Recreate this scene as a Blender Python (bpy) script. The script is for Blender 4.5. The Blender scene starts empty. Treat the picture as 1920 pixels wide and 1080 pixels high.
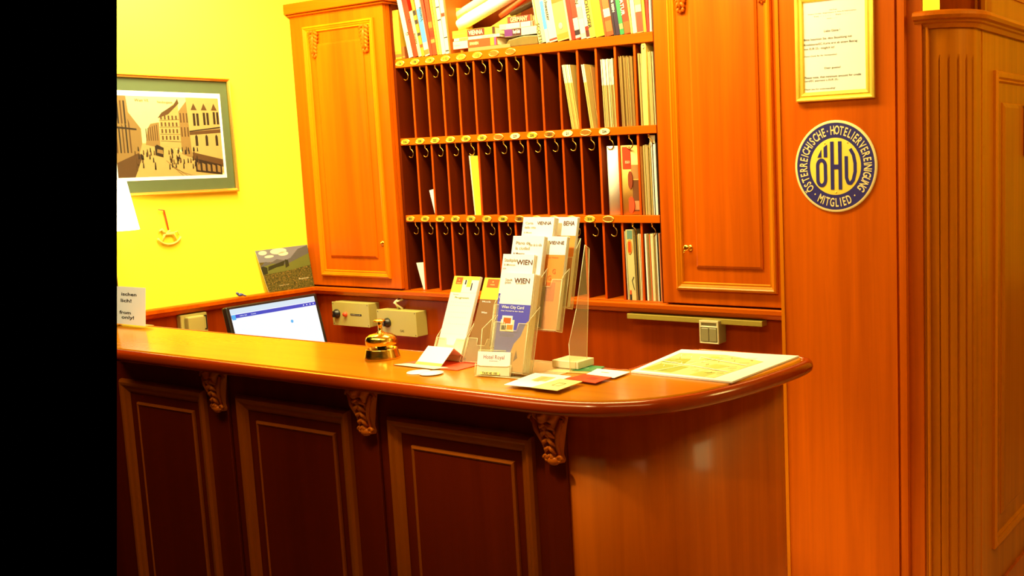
import bpy, bmesh, math, random
from mathutils import Matrix, Vector
random.seed(7)
R = math.radians
scn = bpy.context.scene
col = scn.collection

# ---------------- camera, world, exposure, lights ----------------
FPX, YAW, PITCH, ROLL = 1991.8, .5555, .1286, -.0338
PPX, PPY = 1305.9, 553.9
def _mm():
    ca, sa = math.cos(YAW), math.sin(YAW); cb, sb = math.cos(PITCH), math.sin(PITCH); cc, sc = math.cos(ROLL), math.sin(ROLL)
    B = Matrix(((1,0,0),(0,0,-1),(0,1,0))); Rz = Matrix(((ca,sa,0),(-sa,ca,0),(0,0,1)))
    Rx = Matrix(((1,0,0),(0,cb,-sb),(0,sb,cb))); Rr = Matrix(((cc,-sc,0),(sc,cc,0),(0,0,1)))
    return Rr @ Rx @ B @ Rz
CM = _mm(); CAM = Vector((0,0,1.65))
cd = bpy.data.cameras.new('camera'); cam = bpy.data.objects.new('camera', cd); col.objects.link(cam)
rt, up, bk = Vector(CM[0]), -Vector(CM[1]), -Vector(CM[2])
mw = Matrix((rt, up, bk)).transposed().to_4x4(); mw.translation = CAM
cam.matrix_world = mw
cd.sensor_width = 36; cd.lens = FPX/1920*36
cd.shift_x = (960-PPX)/1920; cd.shift_y = (PPY-540)/1920
cd.clip_start = .05
scn.camera = cam
def U(px, py, ax, val):
    d = CM.transposed() @ Vector(((px-PPX)/FPX, (py-PPY)/FPX, 1))
    return CAM + d*((val-CAM[ax])/d[ax])

w = bpy.data.worlds.new('world'); scn.world = w; w.use_nodes = True
w.node_tree.nodes['Background'].inputs[0].default_value = (0,0,0,1)
w.node_tree.nodes['Background'].inputs[1].default_value = 0
vs = scn.view_settings
vs.view_transform = 'Standard'; vs.look = 'None'; vs.exposure = 0.0; vs.gamma = 1; vs.use_curve_mapping = False

def area(name, loc, tgt, sx, sy, power, color=(1,.79,.34)):
    l = bpy.data.lights.new(name, 'AREA'); l.shape = 'RECTANGLE'; l.size = sx; l.size_y = sy; l.energy = power; l.color = color
    o = bpy.data.objects.new(name, l); col.objects.link(o); o.location = loc
    o.rotation_euler = (Vector(tgt)-Vector(loc)).to_track_quat('-Z', 'Y').to_euler(); return o
area('ceiling_light_desk', (-2.7,2.68,2.74), (-2.7,3.1,1.4), 2.0, .22, 84)
area('ceiling_light_left', (-3.72,2.35,2.7), (-4.16,2.55,2.1), .4, .4, 38, (1,.88,.45))
area('ceiling_light_hall', (-0.8,1.3,2.74), (-1.3,2.6,1.3), 1.0, .5, 11)
area('fill_light_corridor', (0.2,3.3,2.72), (-.9,3.7,1.6), .5, .8, 26, (1,.85,.3))  # added fill without a visible source, brightens the partition
area('fill_light_lobby', (-2.4,.9,2.74), (-2.4,2.0,1.2), 1.8, .5, 26)  # unseen frontal fill, added to lift the papers and the counter sign
area('fill_light_passage', (-1.3,4.7,2.74), (-1.6,5.2,1.8), .4, .3, 30)  # added unseen light so the far yellow wall is not black
def spot(name, loc, tgt, power, ang, color=(1,.84,.52)):
    l = bpy.data.lights.new(name, 'SPOT'); l.energy = power; l.color = color; l.spot_size = math.radians(ang); l.spot_blend = .8; l.shadow_soft_size = .05
    o = bpy.data.objects.new(name, l); col.objects.link(o); o.location = loc
    o.rotation_euler = (Vector(tgt)-Vector(loc)).to_track_quat('-Z', 'Y').to_euler(); return o
spot('fill_spot_counter', (-1.7,.95,2.74), (-1.72,1.98,1.30), 150, 34)  # invented spot, added to brighten the brochures on the counter
spot('fill_spot_sign', (-3.2,1.0,2.74), (-3.45,2.0,1.22), 90, 22)  # extra unseen spot added to brighten the notice card

# ---------------- materials ----------------
MC = {}
def _principled(name):
    m = bpy.data.materials.new(name); m.use_nodes = True
    return m, m.node_tree, m.node_tree.nodes['Principled BSDF']
def mat(name, c, rough=.55, metal=0, spec=.5, coat=0, var=.06, scale=25, emit=None, es=1, bump=0):
    if name in MC: return MC[name]
    m, nt, p = _principled(name)
    p.inputs['Roughness'].default_value = rough; p.inputs['Metallic'].default_value = metal
    p.inputs['Specular IOR Level'].default_value = spec; p.inputs['Coat Weight'].default_value = coat
    tc = nt.nodes.new('ShaderNodeTexCoord'); n = nt.nodes.new('ShaderNodeTexNoise'); n.inputs['Scale'].default_value = scale
    n.inputs['Detail'].default_value = 4
    nt.links.new(tc.outputs['Object'], n.inputs['Vector'])
    cr = nt.nodes.new('ShaderNodeMix'); cr.data_type = 'RGBA'
    cr.inputs[6].default_value = tuple(x*(1-var) for x in c)+(1,); cr.inputs[7].default_value = tuple(min(1,x*(1+var)) for x in c)+(1,)
    nt.links.new(n.outputs['Fac'], cr.inputs[0]); nt.links.new(cr.outputs[2], p.inputs['Base Color'])
    if bump:
        b = nt.nodes.new('ShaderNodeBump'); b.inputs['Strength'].default_value = bump; b.inputs['Distance'].default_value = .002
        nt.links.new(n.outputs['Fac'], b.inputs['Height']); nt.links.new(b.outputs['Normal'], p.inputs['Normal'])
    if emit:
        p.inputs['Emission Color'].default_value = (*emit,1); p.inputs['Emission Strength'].default_value = es
    MC[name] = m; return m
def wood(name, c, dark=.62, axis=2, rough=.42, coat=.08, scale=26, spec=.3):
    if name in MC: return MC[name]
    m, nt, p = _principled(name)
    p.inputs['Roughness'].default_value = rough; p.inputs['Coat Weight'].default_value = coat; p.inputs['Coat Roughness'].default_value = .12
    p.inputs['Specular IOR Level'].default_value = spec; p.inputs['Specular Tint'].default_value = (1,.6,.12,1); p.inputs['Coat Tint'].default_value = (1,.8,.4,1)
    g = nt.nodes.new('ShaderNodeNewGeometry'); mp = nt.nodes.new('ShaderNodeMapping')
    s = [scale]*3; s[axis] = scale*.04; mp.inputs['Scale'].default_value = s
    nt.links.new(g.outputs['Position'], mp.inputs['Vector'])
    n = nt.nodes.new('ShaderNodeTexNoise'); n.inputs['Scale'].default_value = 1; n.inputs['Detail'].default_value = 5; n.inputs['Roughness'].default_value = .6
    n.inputs['Distortion'].default_value = .6
    nt.links.new(mp.outputs[0], n.inputs['Vector'])
    mp2 = nt.nodes.new('ShaderNodeMapping'); s2 = [4.5]*3; s2[axis] = .35; mp2.inputs['Scale'].default_value = s2
    nt.links.new(g.outputs['Position'], mp2.inputs['Vector'])
    n2 = nt.nodes.new('ShaderNodeTexNoise'); n2.inputs['Scale'].default_value = 1; n2.inputs['Detail'].default_value = 2
    nt.links.new(mp2.outputs[0], n2.inputs['Vector'])
    ad = nt.nodes.new('ShaderNodeMath'); ad.operation = 'MULTIPLY_ADD'; ad.inputs[1].default_value = .5
    nt.links.new(n.outputs['Fac'], ad.inputs[0])
    h = nt.nodes.new('ShaderNodeMath'); h.operation = 'MULTIPLY'; h.inputs[1].default_value = .5
    nt.links.new(n2.outputs['Fac'], h.inputs[0]); nt.links.new(h.outputs[0], ad.inputs[2])
    r = nt.nodes.new('ShaderNodeValToRGB'); e = r.color_ramp.elements
    e[0].position = .34; e[1].position = .66
    e[0].color = (c[0]*dark, c[1]*dark*.85, c[2]*dark, 1); e[1].color = (*c,1)
    nt.links.new(ad.outputs[0], r.inputs[0]); nt.links.new(r.outputs[0], p.inputs['Base Color'])
    MC[name] = m; return m

WV = wood('cherry_wood', (.64,.118,.0008))
WH = wood('cherry_wood_across', (.64,.118,.0008), axis=0)
WY = wood('cherry_wood_depth', (.64,.118,.0008), axis=1)
WT = wood('counter_top_wood', (.62,.25,.001), axis=0, rough=.26, coat=.4, dark=.85, spec=.5)
WL = wood('moulding_wood', (.66,.20,.0015), dark=.8)
WC = wood('shaded_panel_wood', (.14,.010,.0002), dark=.7, rough=.45)  # darkened wood: shade on the counter front is put into the base colour
WM = wood('shaded_moulding_wood', (.32,.065,.001), dark=.8)  # lighter moulding tone, darkened with the panels to carry the same shade
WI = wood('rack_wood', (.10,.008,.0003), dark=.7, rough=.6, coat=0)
WD = wood('carved_wood', (.60,.12,.003), dark=.55, rough=.35)
YEL = mat('yellow_plaster', (.95,.84,.05), .8, var=.02, scale=3, spec=.2, bump=.05)
LIPW = wood('counter_edge_wood', (.34,.036,.0004), axis=0, rough=.22, coat=.5, dark=.8)
BR = mat('polished_brass', (.95,.62,.10), .2, 1, var=.03)
BRS = mat('satin_brass', (.85,.55,.12), .35, 1, var=.1, scale=200)
GOLD = mat('gold_frame', (.95,.72,.10), .35, .6, var=.08, scale=60)
WHT = mat('white_paper', (.95,.95,.90), .6, var=.01)
CRM = mat('cream_paper', (.88,.80,.50), .65, var=.08, scale=60)
INK = mat('dark_ink', (.015,.008,.006), .6)
BRINK = mat('brown_ink', (.13,.04,.015), .6)
GINK = mat('pale_grey_ink', (.40,.33,.20), .6)
BLK = mat('black_plastic', (.012,.01,.012), .35)
BEI = mat('beige_plastic', (.44,.39,.11), .45, var=.03)
RED = mat('red_card', (.75,.06,.01), .5)
def colm(c, rough=.5):
    return mat('paint_%d_%d_%d' % tuple(int(x*100) for x in c), c, rough, var=.05, scale=40)

ACR = None
def acrylic():
    global ACR
    if ACR: return ACR
    m = bpy.data.materials.new('clear_acrylic'); m.use_nodes = True; nt = m.node_tree; nt.nodes.clear()
    o = nt.nodes.new('ShaderNodeOutputMaterial'); mx = nt.nodes.new('ShaderNodeMixShader'); t = nt.nodes.new('ShaderNodeBsdfTransparent')
    t.inputs[0].default_value = (.98,.96,.88,1)
    p = nt.nodes.new('ShaderNodeBsdfPrincipled'); p.inputs['Base Color'].default_value = (.95,.88,.55,1); p.inputs['Roughness'].default_value = .12
    f = nt.nodes.new('ShaderNodeLayerWeight'); f.inputs[0].default_value = .25
    a = nt.nodes.new('ShaderNodeMath'); a.operation = 'MULTIPLY_ADD'; a.inputs[1].default_value = .55; a.inputs[2].default_value = .035; a.use_clamp = True
    nt.links.new(f.outputs['Facing'], a.inputs[0]); nt.links.new(a.outputs[0], mx.inputs[0]); nt.links.new(t.outputs[0], mx.inputs[1]); nt.links.new(p.outputs[0], mx.inputs[2])
    nt.links.new(mx.outputs[0], o.inputs[0]); ACR = m; return m
ACE = mat('acrylic_edge', (.93,.86,.50), .25, var=.02)

# ---------------- mesh helpers ----------------
def Fy(y, x=0, z=0):          # local (u right, v up, n out) -> plane facing -Y
    return Matrix(((1,0,0,x),(0,0,-1,y),(0,1,0,z),(0,0,0,1)))
def Fx(x, y=0, z=0):          # plane facing +X, u runs along +Y
    return Matrix(((0,0,1,x),(1,0,0,y),(0,1,0,z),(0,0,0,1)))
def frame_m(o, r, u):
    r = Vector(r).normalized(); u = Vector(u); u = (u - r*u.dot(r)).normalized(); n = r.cross(u)
    m = Matrix((r, u, n)).transposed().to_4x4(); m.translation = Vector(o); return m
CLIPN = (CM.transposed() @ Vector((1, 0, -(219.3-PPX)/FPX))).normalized()
def textcurve(s, bold=0):
    c = bpy.data.curves.new('t', 'FONT'); c.body = s; c.size = 1; c.align_x = 'CENTER'; c.align_y = 'CENTER'; c.resolution_u = 3
    c.offset = bold
    o = bpy.data.objects.new('t', c); col.objects.link(o)
    dg = bpy.context.evaluated_depsgraph_get(); me = bpy.data.meshes.new_from_object(o.evaluated_get(dg))
    bpy.data.objects.remove(o); bpy.data.curves.remove(c); return me
class MB:
    def __init__(s, T=None): s.bm = bmesh.new(); s.mats = []; s.T = T or Matrix.Identity(4)
    def mi(s, m):
        if m not in s.mats: s.mats.append(m)
        return s.mats.index(m)
    def v(s, p, T=None): return s.bm.verts.new((T or s.T) @ Vector(p))
    def f(s, vs, m, smooth=False):
        try: fc = s.bm.faces.new(vs)
        except ValueError: return
        fc.material_index = s.mi(m); fc.smooth = smooth
    def box(s, a, b, m, T=None):
        (x0,y0,z0),(x1,y1,z1) = a, b
        v = [s.v(p,T) for p in ((x0,y0,z0),(x1,y0,z0),(x1,y1,z0),(x0,y1,z0),(x0,y0,z1),(x1,y0,z1),(x1,y1,z1),(x0,y1,z1))]
        for q in ((0,3,2,1),(4,5,6,7),(0,1,5,4),(1,2,6,5),(2,3,7,6),(3,0,4,7)): s.f([v[i] for i in q], m)
        return s
    def prism(s, pts, n0, n1, m, T=None, smooth=False):
        a = [s.v((p[0],p[1],n0),T) for p in pts]; b = [s.v((p[0],p[1],n1),T) for p in pts]
        s.f(a[::-1], m); s.f(b, m); k = len(pts)
        for i in range(k): s.f([a[i],a[(i+1)%k],b[(i+1)%k],b[i]], m, smooth)
        return s
    def rings(s, rings, m, closed=True, cap0=False, cap1=False, smooth=True, T=None):
        R_ = [[s.v(p,T) for p in r] for r in rings]
        for a, b in zip(R_, R_[1:]):
            k = len(a)
            for i in range(k if closed else k-1): s.f([a[i],a[(i+1)%k],b[(i+1)%k],b[i]], m, smooth)
        if cap0: s.f(R_[0][::-1], m)
        if cap1: s.f(R_[-1], m)
        return s
    def tube(s, path, r, m, seg=8, T=None, caps=True):
        P = [Vector(p) for p in path]; rr = []; prev = None
        for i, p in enumerate(P):
            d = (P[min(i+1,len(P)-1)] - P[max(i-1,0)]).normalized()
            ref = prev if prev is not None else (Vector((0,0,1)) if abs(d.z) < .9 else Vector((1,0,0)))
            a = (ref - d*ref.dot(d)).normalized(); prev = a; b = d.cross(a)
            rad = r[i] if isinstance(r,(list,tuple)) else r
            rr.append([p + a*math.cos(t)*rad + b*math.sin(t)*rad for t in (2*math.pi*k/seg for k in range(seg))])
        return s.rings(rr, m, cap0=caps, cap1=caps, T=T)
    def lathe(s, prof, c, m, seg=32, T=None, a0=0, a1=360, cap0=False, cap1=False):   # around local z axis (third coordinate)
        full = (a1-a0) == 360; k = seg if full else seg+1
        rr = [[(c[0]+r*math.cos(R(a0)+R(a1-a0)*i/seg), c[1]+r*math.sin(R(a0)+R(a1-a0)*i/seg), c[2]+z) for i in range(k)] for r, z in prof]
        return s.rings(rr, m, closed=full, T=T, cap0=cap0, cap1=cap1)
    def frame(s, u0, u1, v0, v1, prof, m, T=None):    # mitred rectangular moulding, prof = [(inset, projection)]
        rr = [[(u0+t,v0+t,n),(u1-t,v0+t,n),(u1-t,v1-t,n),(u0+t,v1-t,n)] for t, n in prof]
        return s.rings(rr, m, smooth=False, T=T)
    def raised(s, u0, u1, v0, v1, bev, h, m, T=None, base=0):
        rr = [[(u0+t,v0+t,n),(u1-t,v0+t,n),(u1-t,v1-t,n),(u0+t,v1-t,n)] for t, n in ((0,base),(0.0015,base+h*.5),(bev,base+h))]
        return s.rings(rr, m, smooth=False, T=T, cap1=True)
    def ell(s, c, r, m, T=None, seg=14, rings=8):
        rr = []
        for j in range(rings+1):
            t = math.pi*j/rings - math.pi/2; q = max(math.cos(t), .02)
            rr.append([(c[0]+r[0]*q*math.cos(2*math.pi*i/seg), c[1]+r[1]*q*math.sin(2*math.pi*i/seg), c[2]+r[2]*math.sin(t)) for i in range(seg)])
        return s.rings(rr, m, cap0=True, cap1=True, T=T)
    def text(s, txt, cx, cy, n, h, m, T=None, width=None, rot=0, bold=0, depth=.0003):
        me = textcurve(txt, bold)
        if not me.vertices: return s
        xs = [v.co.x for v in me.vertices]; ys = [v.co.y for v in me.vertices]
        ox, oy = (min(xs)+max(xs))/2, (min(ys)+max(ys))/2
        sy = h/.72; sx = width/max(1e-6,(max(xs)-min(xs))) if width else sy
        L = Matrix.Translation((cx,cy,n)) @ Matrix.Rotation(rot,4,'Z') @ Matrix.Diagonal((sx,sy,1,1)) @ Matrix.Translation((-ox,-oy if rot==0 and not width is None else -.36,0))
        X = (T or s.T) @ L; k = s.mi(m); vv = [s.bm.verts.new(X @ v.co) for v in me.vertices]
        for p in me.polygons:
            try: fc = s.bm.faces.new([vv[i] for i in p.vertices]); fc.material_index = k
            except ValueError: pass
        bpy.data.meshes.remove(me); return s
    def clip(s):
        bmesh.ops.remove_doubles(s.bm, verts=s.bm.verts, dist=1e-6)
        g = list(s.bm.verts)+list(s.bm.edges)+list(s.bm.faces)
        r = bmesh.ops.bisect_plane(s.bm, geom=g, plane_co=CAM, plane_no=CLIPN, clear_inner=True)
        e = [x for x in r['geom_cut'] if isinstance(x, bmesh.types.BMEdge)]
        try: bmesh.ops.holes_fill(s.bm, edges=e, sides=0)
        except Exception: pass
        return s
    def bevel(s, w, seg=2, ang=35):
        bmesh.ops.recalc_face_normals(s.bm, faces=s.bm.faces)
        e = [x for x in s.bm.edges if len(x.link_faces) == 2 and x.calc_face_angle(0) > R(ang)]
        bmesh.ops.bevel(s.bm, geom=e, offset=w, segments=seg, affect='EDGES', profile=.5, clamp_overlap=True); return s
    def build(s, name, parent=None, label=None, cat=None, group=None, kind=None, norm=True):
        if norm: bmesh.ops.recalc_face_normals(s.bm, faces=s.bm.faces)
        me = bpy.data.meshes.new(name); o = bpy.data.objects.new(name, me); col.objects.link(o)
        vs_ = [v.co.copy() for v in s.bm.verts]
        if parent is not None: o.parent = parent; inv = WM_(parent).inverted(); s.bm.transform(inv); o['_w'] = 0; WMAT[o.name] = WM_(parent)
        elif vs_:
            lo = Vector([min(v[i] for v in vs_) for i in range(3)]); hi = Vector([max(v[i] for v in vs_) for i in range(3)])
            c = Vector(((lo.x+hi.x)/2,(lo.y+hi.y)/2,lo.z)); o.location = c; s.bm.transform(Matrix.Translation(-c)); WMAT[o.name] = Matrix.Translation(c)
        if '_w' in o: del o['_w']
        s.bm.to_mesh(me); s.bm.free()
        for m in s.mats: me.materials.append(m)
        tag(o, label, cat, group, kind); return o
WMAT = {}
def WM_(o): return WMAT[o.name]
def tag(o, label=None, cat=None, group=None, kind=None):
    if label: o['label'] = label
    if cat: o['category'] = cat
    if group: o['group'] = group
    if kind: o['kind'] = kind
    return o
def thing(name, loc, label, cat, group=None, rot=0):
    o = bpy.data.objects.new(name, None); col.objects.link(o); o.location = loc; o.rotation_euler = (0,0,rot); o.empty_display_size = .05
    WMAT[o.name] = Matrix.Translation(loc) @ Matrix.Rotation(rot,4,'Z'); return tag(o, label, cat, group)
def copy_tree(o, delta, parent=None, top=True):
    c = o.copy(); col.objects.link(c)
    if top: c.location = Vector(o.location)+Vector(delta)
    if parent is not None: c.parent = parent
    for ch in list(o.children): copy_tree(ch, (0,0,0), c, False)
    return c

XL = -4.16; YW = 3.3
# ---------------- the setting ----------------
MB().box((XL-.1,1.6,1.10),(XL,3.75,2.78), YEL).clip().build('wall_left', kind='structure')
WU = wood('shaded_wainscot_wood', (.36,.045,.0005))  # wood darkened so its colour carries the shade below the ledge
MB().box((XL-.1,1.6,0),(XL,3.75,1.10), WU).clip().build('trim_1', kind='structure')
def rail(name, T, u0, u1, clip=False):
    b = MB(T); pr = [(0,0),(.034,0),(.040,-.004),(.040,-.018),(.034,-.022),(.030,-.026),(.024,-.034),(.012,-.040),(0,-.042)]
    b.rings([[(u,1.114+z,n) for n, z in pr] for u in (u0,u1)], WH, cap0=True, cap1=True, smooth=False)
    if clip: b.clip()
    return b.build(name, kind='structure')
rail('trim_2', Fx(XL), 1.6, YW-.001, True)
rail('trim_3', Fy(YW), XL+.001, -1.667)
MB().box((XL,YW,0),(-1.665,YW+.3,1.07), WU).build('wall_back', kind='structure')
MB().box((XL-.1,3.62,1.07),(-1.666,3.75,2.78), WV).build('wall_behind_cabinets', kind='structure')
# floor / ceiling
TILE = mat('floor_tile', (.75,.55,.25), .3, var=.08, scale=6)
b = MB().box((-5,-2.2,-.05),(1.6,6,0), TILE); b.clip().build('floor', kind='structure')
b = MB().box((-5,-2.2,2.8),(1.6,6,2.9), mat('ceiling_cream', (.88,.74,.30), .8)); b.clip().build('ceiling', kind='structure')
CRW = mat('cream_wall', (.85,.70,.30), .8)
MB().box((-5,-2.3,0),(1.6,-2.2,2.8), CRW).build('wall_lobby', kind='structure')
MB().box((1.6,-2.3,0),(1.7,6,2.8), CRW).build('wall_right', kind='structure')
# wood column to the right of the cabinets
cx0, cx1 = -1.665, -1.2155
b = MB()
b.box((cx0,3.24,0),(-1.247,3.30,2.8), WV); b.box((-1.247,3.250,0),(-1.2385,3.30,2.8), WV); b.box((-1.2385,3.24,0),(cx1,3.30,2.8), WV)
b.box((cx1,3.262,0),(-1.167,3.275,2.8), WV); b.box((cx0,3.301,0),(cx0+.02,3.75,2.8), WV)
b.build('wall_column', kind='structure')
MB(Fy(3.24)).box((cx0-.001,0,-.02),(cx0+.012,2.8,.004), WL).build('trim_4', kind='structure')
# corridor partition with fluted quarter-round corner
WP = wood('partition_wood', (.58,.165,.001)); WPH = wood('partition_wood_across', (.55,.13,.001), axis=1)
def partition():
    b = MB(); X2 = -1.035; r = .115; cxx, cyy = X2-r, 3.285+r
    b.box((-1.17,3.275,0),(-1.160,3.45,2.03), WL); b.box((-1.157,3.270,0),(-1.150,3.45,2.03), WL); b.box((-1.1605,3.283,0),(-1.1565,3.45,2.03), WP)
    pts = [(cxx-.005,cyy-r)]
    N = 90
    low, hi = [], []
    def ring(flute):
        out = [(-1.150,cyy-r+.006)]
        for i in range(N+1):
            a = R(-90+90*i/N); t = i/N; rr = r
            if flute:
                ph = (t-.16)/.17
                if 0 <= t-.16 <= .80 and abs(ph-round(ph)) < .15: rr = r-.0065*math.cos((ph-round(ph))/.15*math.pi/2)
            out.append((cxx+rr*math.cos(a), cyy+rr*math.sin(a)))
        out += [(X2,cyy+.01),(X2-.12,cyy+.01),(-1.150,cyy+.01)]
        return out
    A, B_ = ring(True), ring(False)
    b.rings([[(x,y,0) for x,y in A],[(x,y,1.925) for x,y in A],[(x,y,1.945) for x,y in B_],[(x,y,2.03) for x,y in B_]], WP, smooth=False, cap0=True, cap1=True)
    b.box((X2-.12,cyy+.012,0),(X2-.001,6,2.03), WP)
    b.build('wall_partition', kind='structure')
    T = Fx(X2-.001)
    m = MB(T); y0 = 3.585
    m.frame(y0,4.6,.25,1.905,[(0,0),(0,.010),(.006,.016),(.020,.014),(.026,.006),(.032,.009),(.038,0)], WL)
    m.raised(y0+.10,4.5,.35,1.80,.014,.010, WP); m.frame(y0+.098,4.502,.348,1.802,[(0,0),(0,.004),(.005,.004),(.008,.002)], WL)
    m.box((y0-.13,0,0),(y0-.126,2.03,.003), WL)
    m.build('trim_5', kind='structure')
    # cap rail follows the corner
    prof = [(-.13,.0),(.030,.0),(.042,-.006),(.046,-.016),(.040,-.026),(.028,-.030),(.026,-.036),(.018,-.040),(.010,-.052),(-.13,-.052)]
    path = [((-1.19,cyy-r),(0,-1))]+[((cxx+r*math.cos(a),cyy+r*math.sin(a)),(math.cos(a),math.sin(a))) for a in [R(-90+10*i) for i in range(10)]]+[((X2,6),(1,0))]
    c = MB(); c.rings([[(p[0]+n[0]*o_,p[1]+n[1]*o_,2.078+z) for o_, z in prof] for p, n in path], WPH, cap0=True, cap1=True, smooth=False)
    c.build('trim_6', kind='structure')
    MB(T).box((3.55,0,0),(6,.10,.012), WD).build('baseboard_corridor', kind='structure')
partition()
# what shows above the partition
b = MB(); b.box((-2.8,5.2,1.0),(.2,5.3,2.79), YEL); b.build('wall_far', kind='structure')
xb0 = U(1762,10,1,4.0).x; xb1 = U(1850,10,1,4.0).x
b = MB(); b.box((xb0,4.0,2.0),(xb1,4.06,2.8), WV); b.box((U(1828,10,1,3.99).x,3.99,2.0),(U(1833,10,1,3.99).x,4.0,2.8), WL); b.box((U(1840,10,1,3.985).x,3.98,2.0),(xb1,4.0,2.8), WL)
b.box((xb1-.04,4.06,2.0),(xb1,6,2.8), WL)
b.box((xb1,4.25,2.23),(xb1+.006,5.6,2.245), WV); b.box((xb1,4.25,2.26),(xb1+.004,5.6,2.268), WL)
b.build('wall_upper', kind='structure')
p0 = U(1915,195,0,-1.034); p1 = U(1921,292,0,-1.034)
MB(Fx(-1.025)).box((p0.y,p1.z,0),(p0.y+.12,p0.z,.015), RED).bevel(.003).build('wall_plaque', label='small red plaque on the corridor panelling at the right edge of the photo', cat='plaque')

# ---------------- key rack ----------------
X0, PITCHX, NH = -3.533, .0891, 15
XR = X0+PITCHX*NH
rack = thing('key_rack', (-2.865,3.46,1.114), 'wooden hotel key rack with three rows of narrow pigeonholes, brass hooks and oval number tags', 'key rack')
RB = 3.60
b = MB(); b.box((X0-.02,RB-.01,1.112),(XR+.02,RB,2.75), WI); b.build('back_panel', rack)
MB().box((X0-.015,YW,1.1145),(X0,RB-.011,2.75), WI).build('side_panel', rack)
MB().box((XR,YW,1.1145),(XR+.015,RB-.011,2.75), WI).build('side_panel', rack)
SH = [(2.076,2.112),(1.746,1.776),(1.414,1.443),(1.1145,1.117)]
for i,(a,c) in enumerate(SH):
    b = MB().box((X0+.0005,YW-.002,a),(XR-.0005,RB-.011,c), WH)
    b.bevel(.0015,1); b.build('shelf', rack)
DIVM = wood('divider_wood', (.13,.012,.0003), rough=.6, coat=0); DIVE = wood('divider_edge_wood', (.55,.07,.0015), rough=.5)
for r_ in range(3):
    z0 = SH[r_+1][1]+.0004; z1 = SH[r_][0]-.0004; first = None
    for i in range(1,NH):
        x = X0+PITCHX*i
        if first is None:
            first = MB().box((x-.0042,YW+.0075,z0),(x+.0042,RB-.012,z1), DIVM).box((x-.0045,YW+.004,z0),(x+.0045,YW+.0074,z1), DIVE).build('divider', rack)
        else:
            o = first.copy(); col.objects.link(o); o.location = (PITCHX*(i-1),0,0)
nums = [['106','108','109','110','111','112','',''],
        ['216','220','222','223','224','225','','229','230','231','21','','234'],
        ['301','303','304','305','306','307','308','309','311','312','31','314','']]
TAGY = mat('yellow_enamel', (.50,.40,.025), .3, var=.05); TAGW = mat('white_enamel', (.75,.72,.50), .3); TAGB = mat('tarnished_brass', (.42,.17,.02), .35, .4, var=.25, scale=90)
for r_, row in enumerate(nums):
    zc = (SH[r_][0]+SH[r_][1])/2
    for i, nm in enumerate(row):
        xc = X0+PITCHX*(i+.5)-.014
        m = TAGW if nm in ('21','234','31','229') else (TAGB if nm in ('','231','309','312') else TAGY)
        t = MB(Fy(YW-.0022, xc, zc)); k = 26
        rr = [[(a*math.cos(2*math.pi*j/k), bb*math.sin(2*math.pi*j/k), n) for j in range(k)] for a, bb, n in ((.0275,.0125,0),(.0275,.0125,.0012),(.0255,.0108,.0022),(.024,.0098,.0016),(.001,.001,.0016))]
        t.rings(rr[:4], BRS, smooth=False); t.rings(rr[3:], m, cap1=True, smooth=False)
        t.ell((-.019,0,.0018),(.0016,.0016,.001), BRS, seg=6, rings=3); t.ell((.019,0,.0018),(.0016,.0016,.001), BRS, seg=6, rings=3)
        to = t.build('number_tag', rack)
        if nm: MB(Fy(YW-.0022, xc, zc)).text(nm,0,0,.0021,.0100,INK,bold=.03,width=.0066*len(nm)).build('number', to, norm=False)
h0 = None; HKB = mat('aged_brass', (.45,.24,.05), .22, 1)
for r_ in range(3):
    for i in range(8 if r_ == 0 else NH):
        if h0 is None:
            hx, hz = X0+PITCHX*.5, SH[0][0]
            T = Fy(YW+.012, hx, hz); b = MB(T)
            b.tube([(0,0,0),(0,-.004,0),(0,-.016,0)], [.0048,.0040,.0032], BR, caps=True)
            P = [(0,-.014),(.004,-.018),(.011,-.024),(.0155,-.033),(.0145,-.043),(.008,-.051),(-.001,-.053),(-.009,-.050),(-.014,-.044)]
            b.tube([(x,z,0) for x,z in P], [.0024]*7+[.0022,.0016], HKB)
            h0 = b.build('cup_hook', rack)
        else:
            o = h0.copy(); col.objects.link(o); o.location = (PITCHX*i,0,SH[r_][0]-SH[0][0])

# ---------------- wall cabinets ----------------
def leaf(T, w_, h_, m, parent):       # carved hanging acanthus leaf
    b = MB(T); N = 26
    for side in (-1,1):
        for k in range(6):
            t = k/6; y0 = h_*(.5-t*.8); L = w_*(.52-.05*k)
            P = [(0,y0,.003),(side*L*.5,y0-h_*.03,.008),(side*L,y0-h_*.12,.006),(side*L*.75,y0-h_*.20,.003)]
            b.tube(P, [w_*.10,w_*.17,w_*.13,w_*.04], m, seg=7)
    b.tube([(0,h_*.5,.004),(0,h_*.2,.010),(0,-h_*.15,.010),(0,-h_*.42,.007)], [w_*.10,w_*.2,w_*.16,w_*.06], m, seg=8)
    for side in (-1,0,1): b.ell((side*w_*.2,-h_*.40-abs(side)*-h_*.03,.005),(w_*.13,h_*.09,.006), m, seg=8, rings=5)
    return b.build('carved_leaf', parent)
PR = [(0,0),(0,.007),(.003,.013),(.009,.015),(.014,.011),(.016,.011),(.022,.007),(.027,.008),(.031,.001)]
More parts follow.
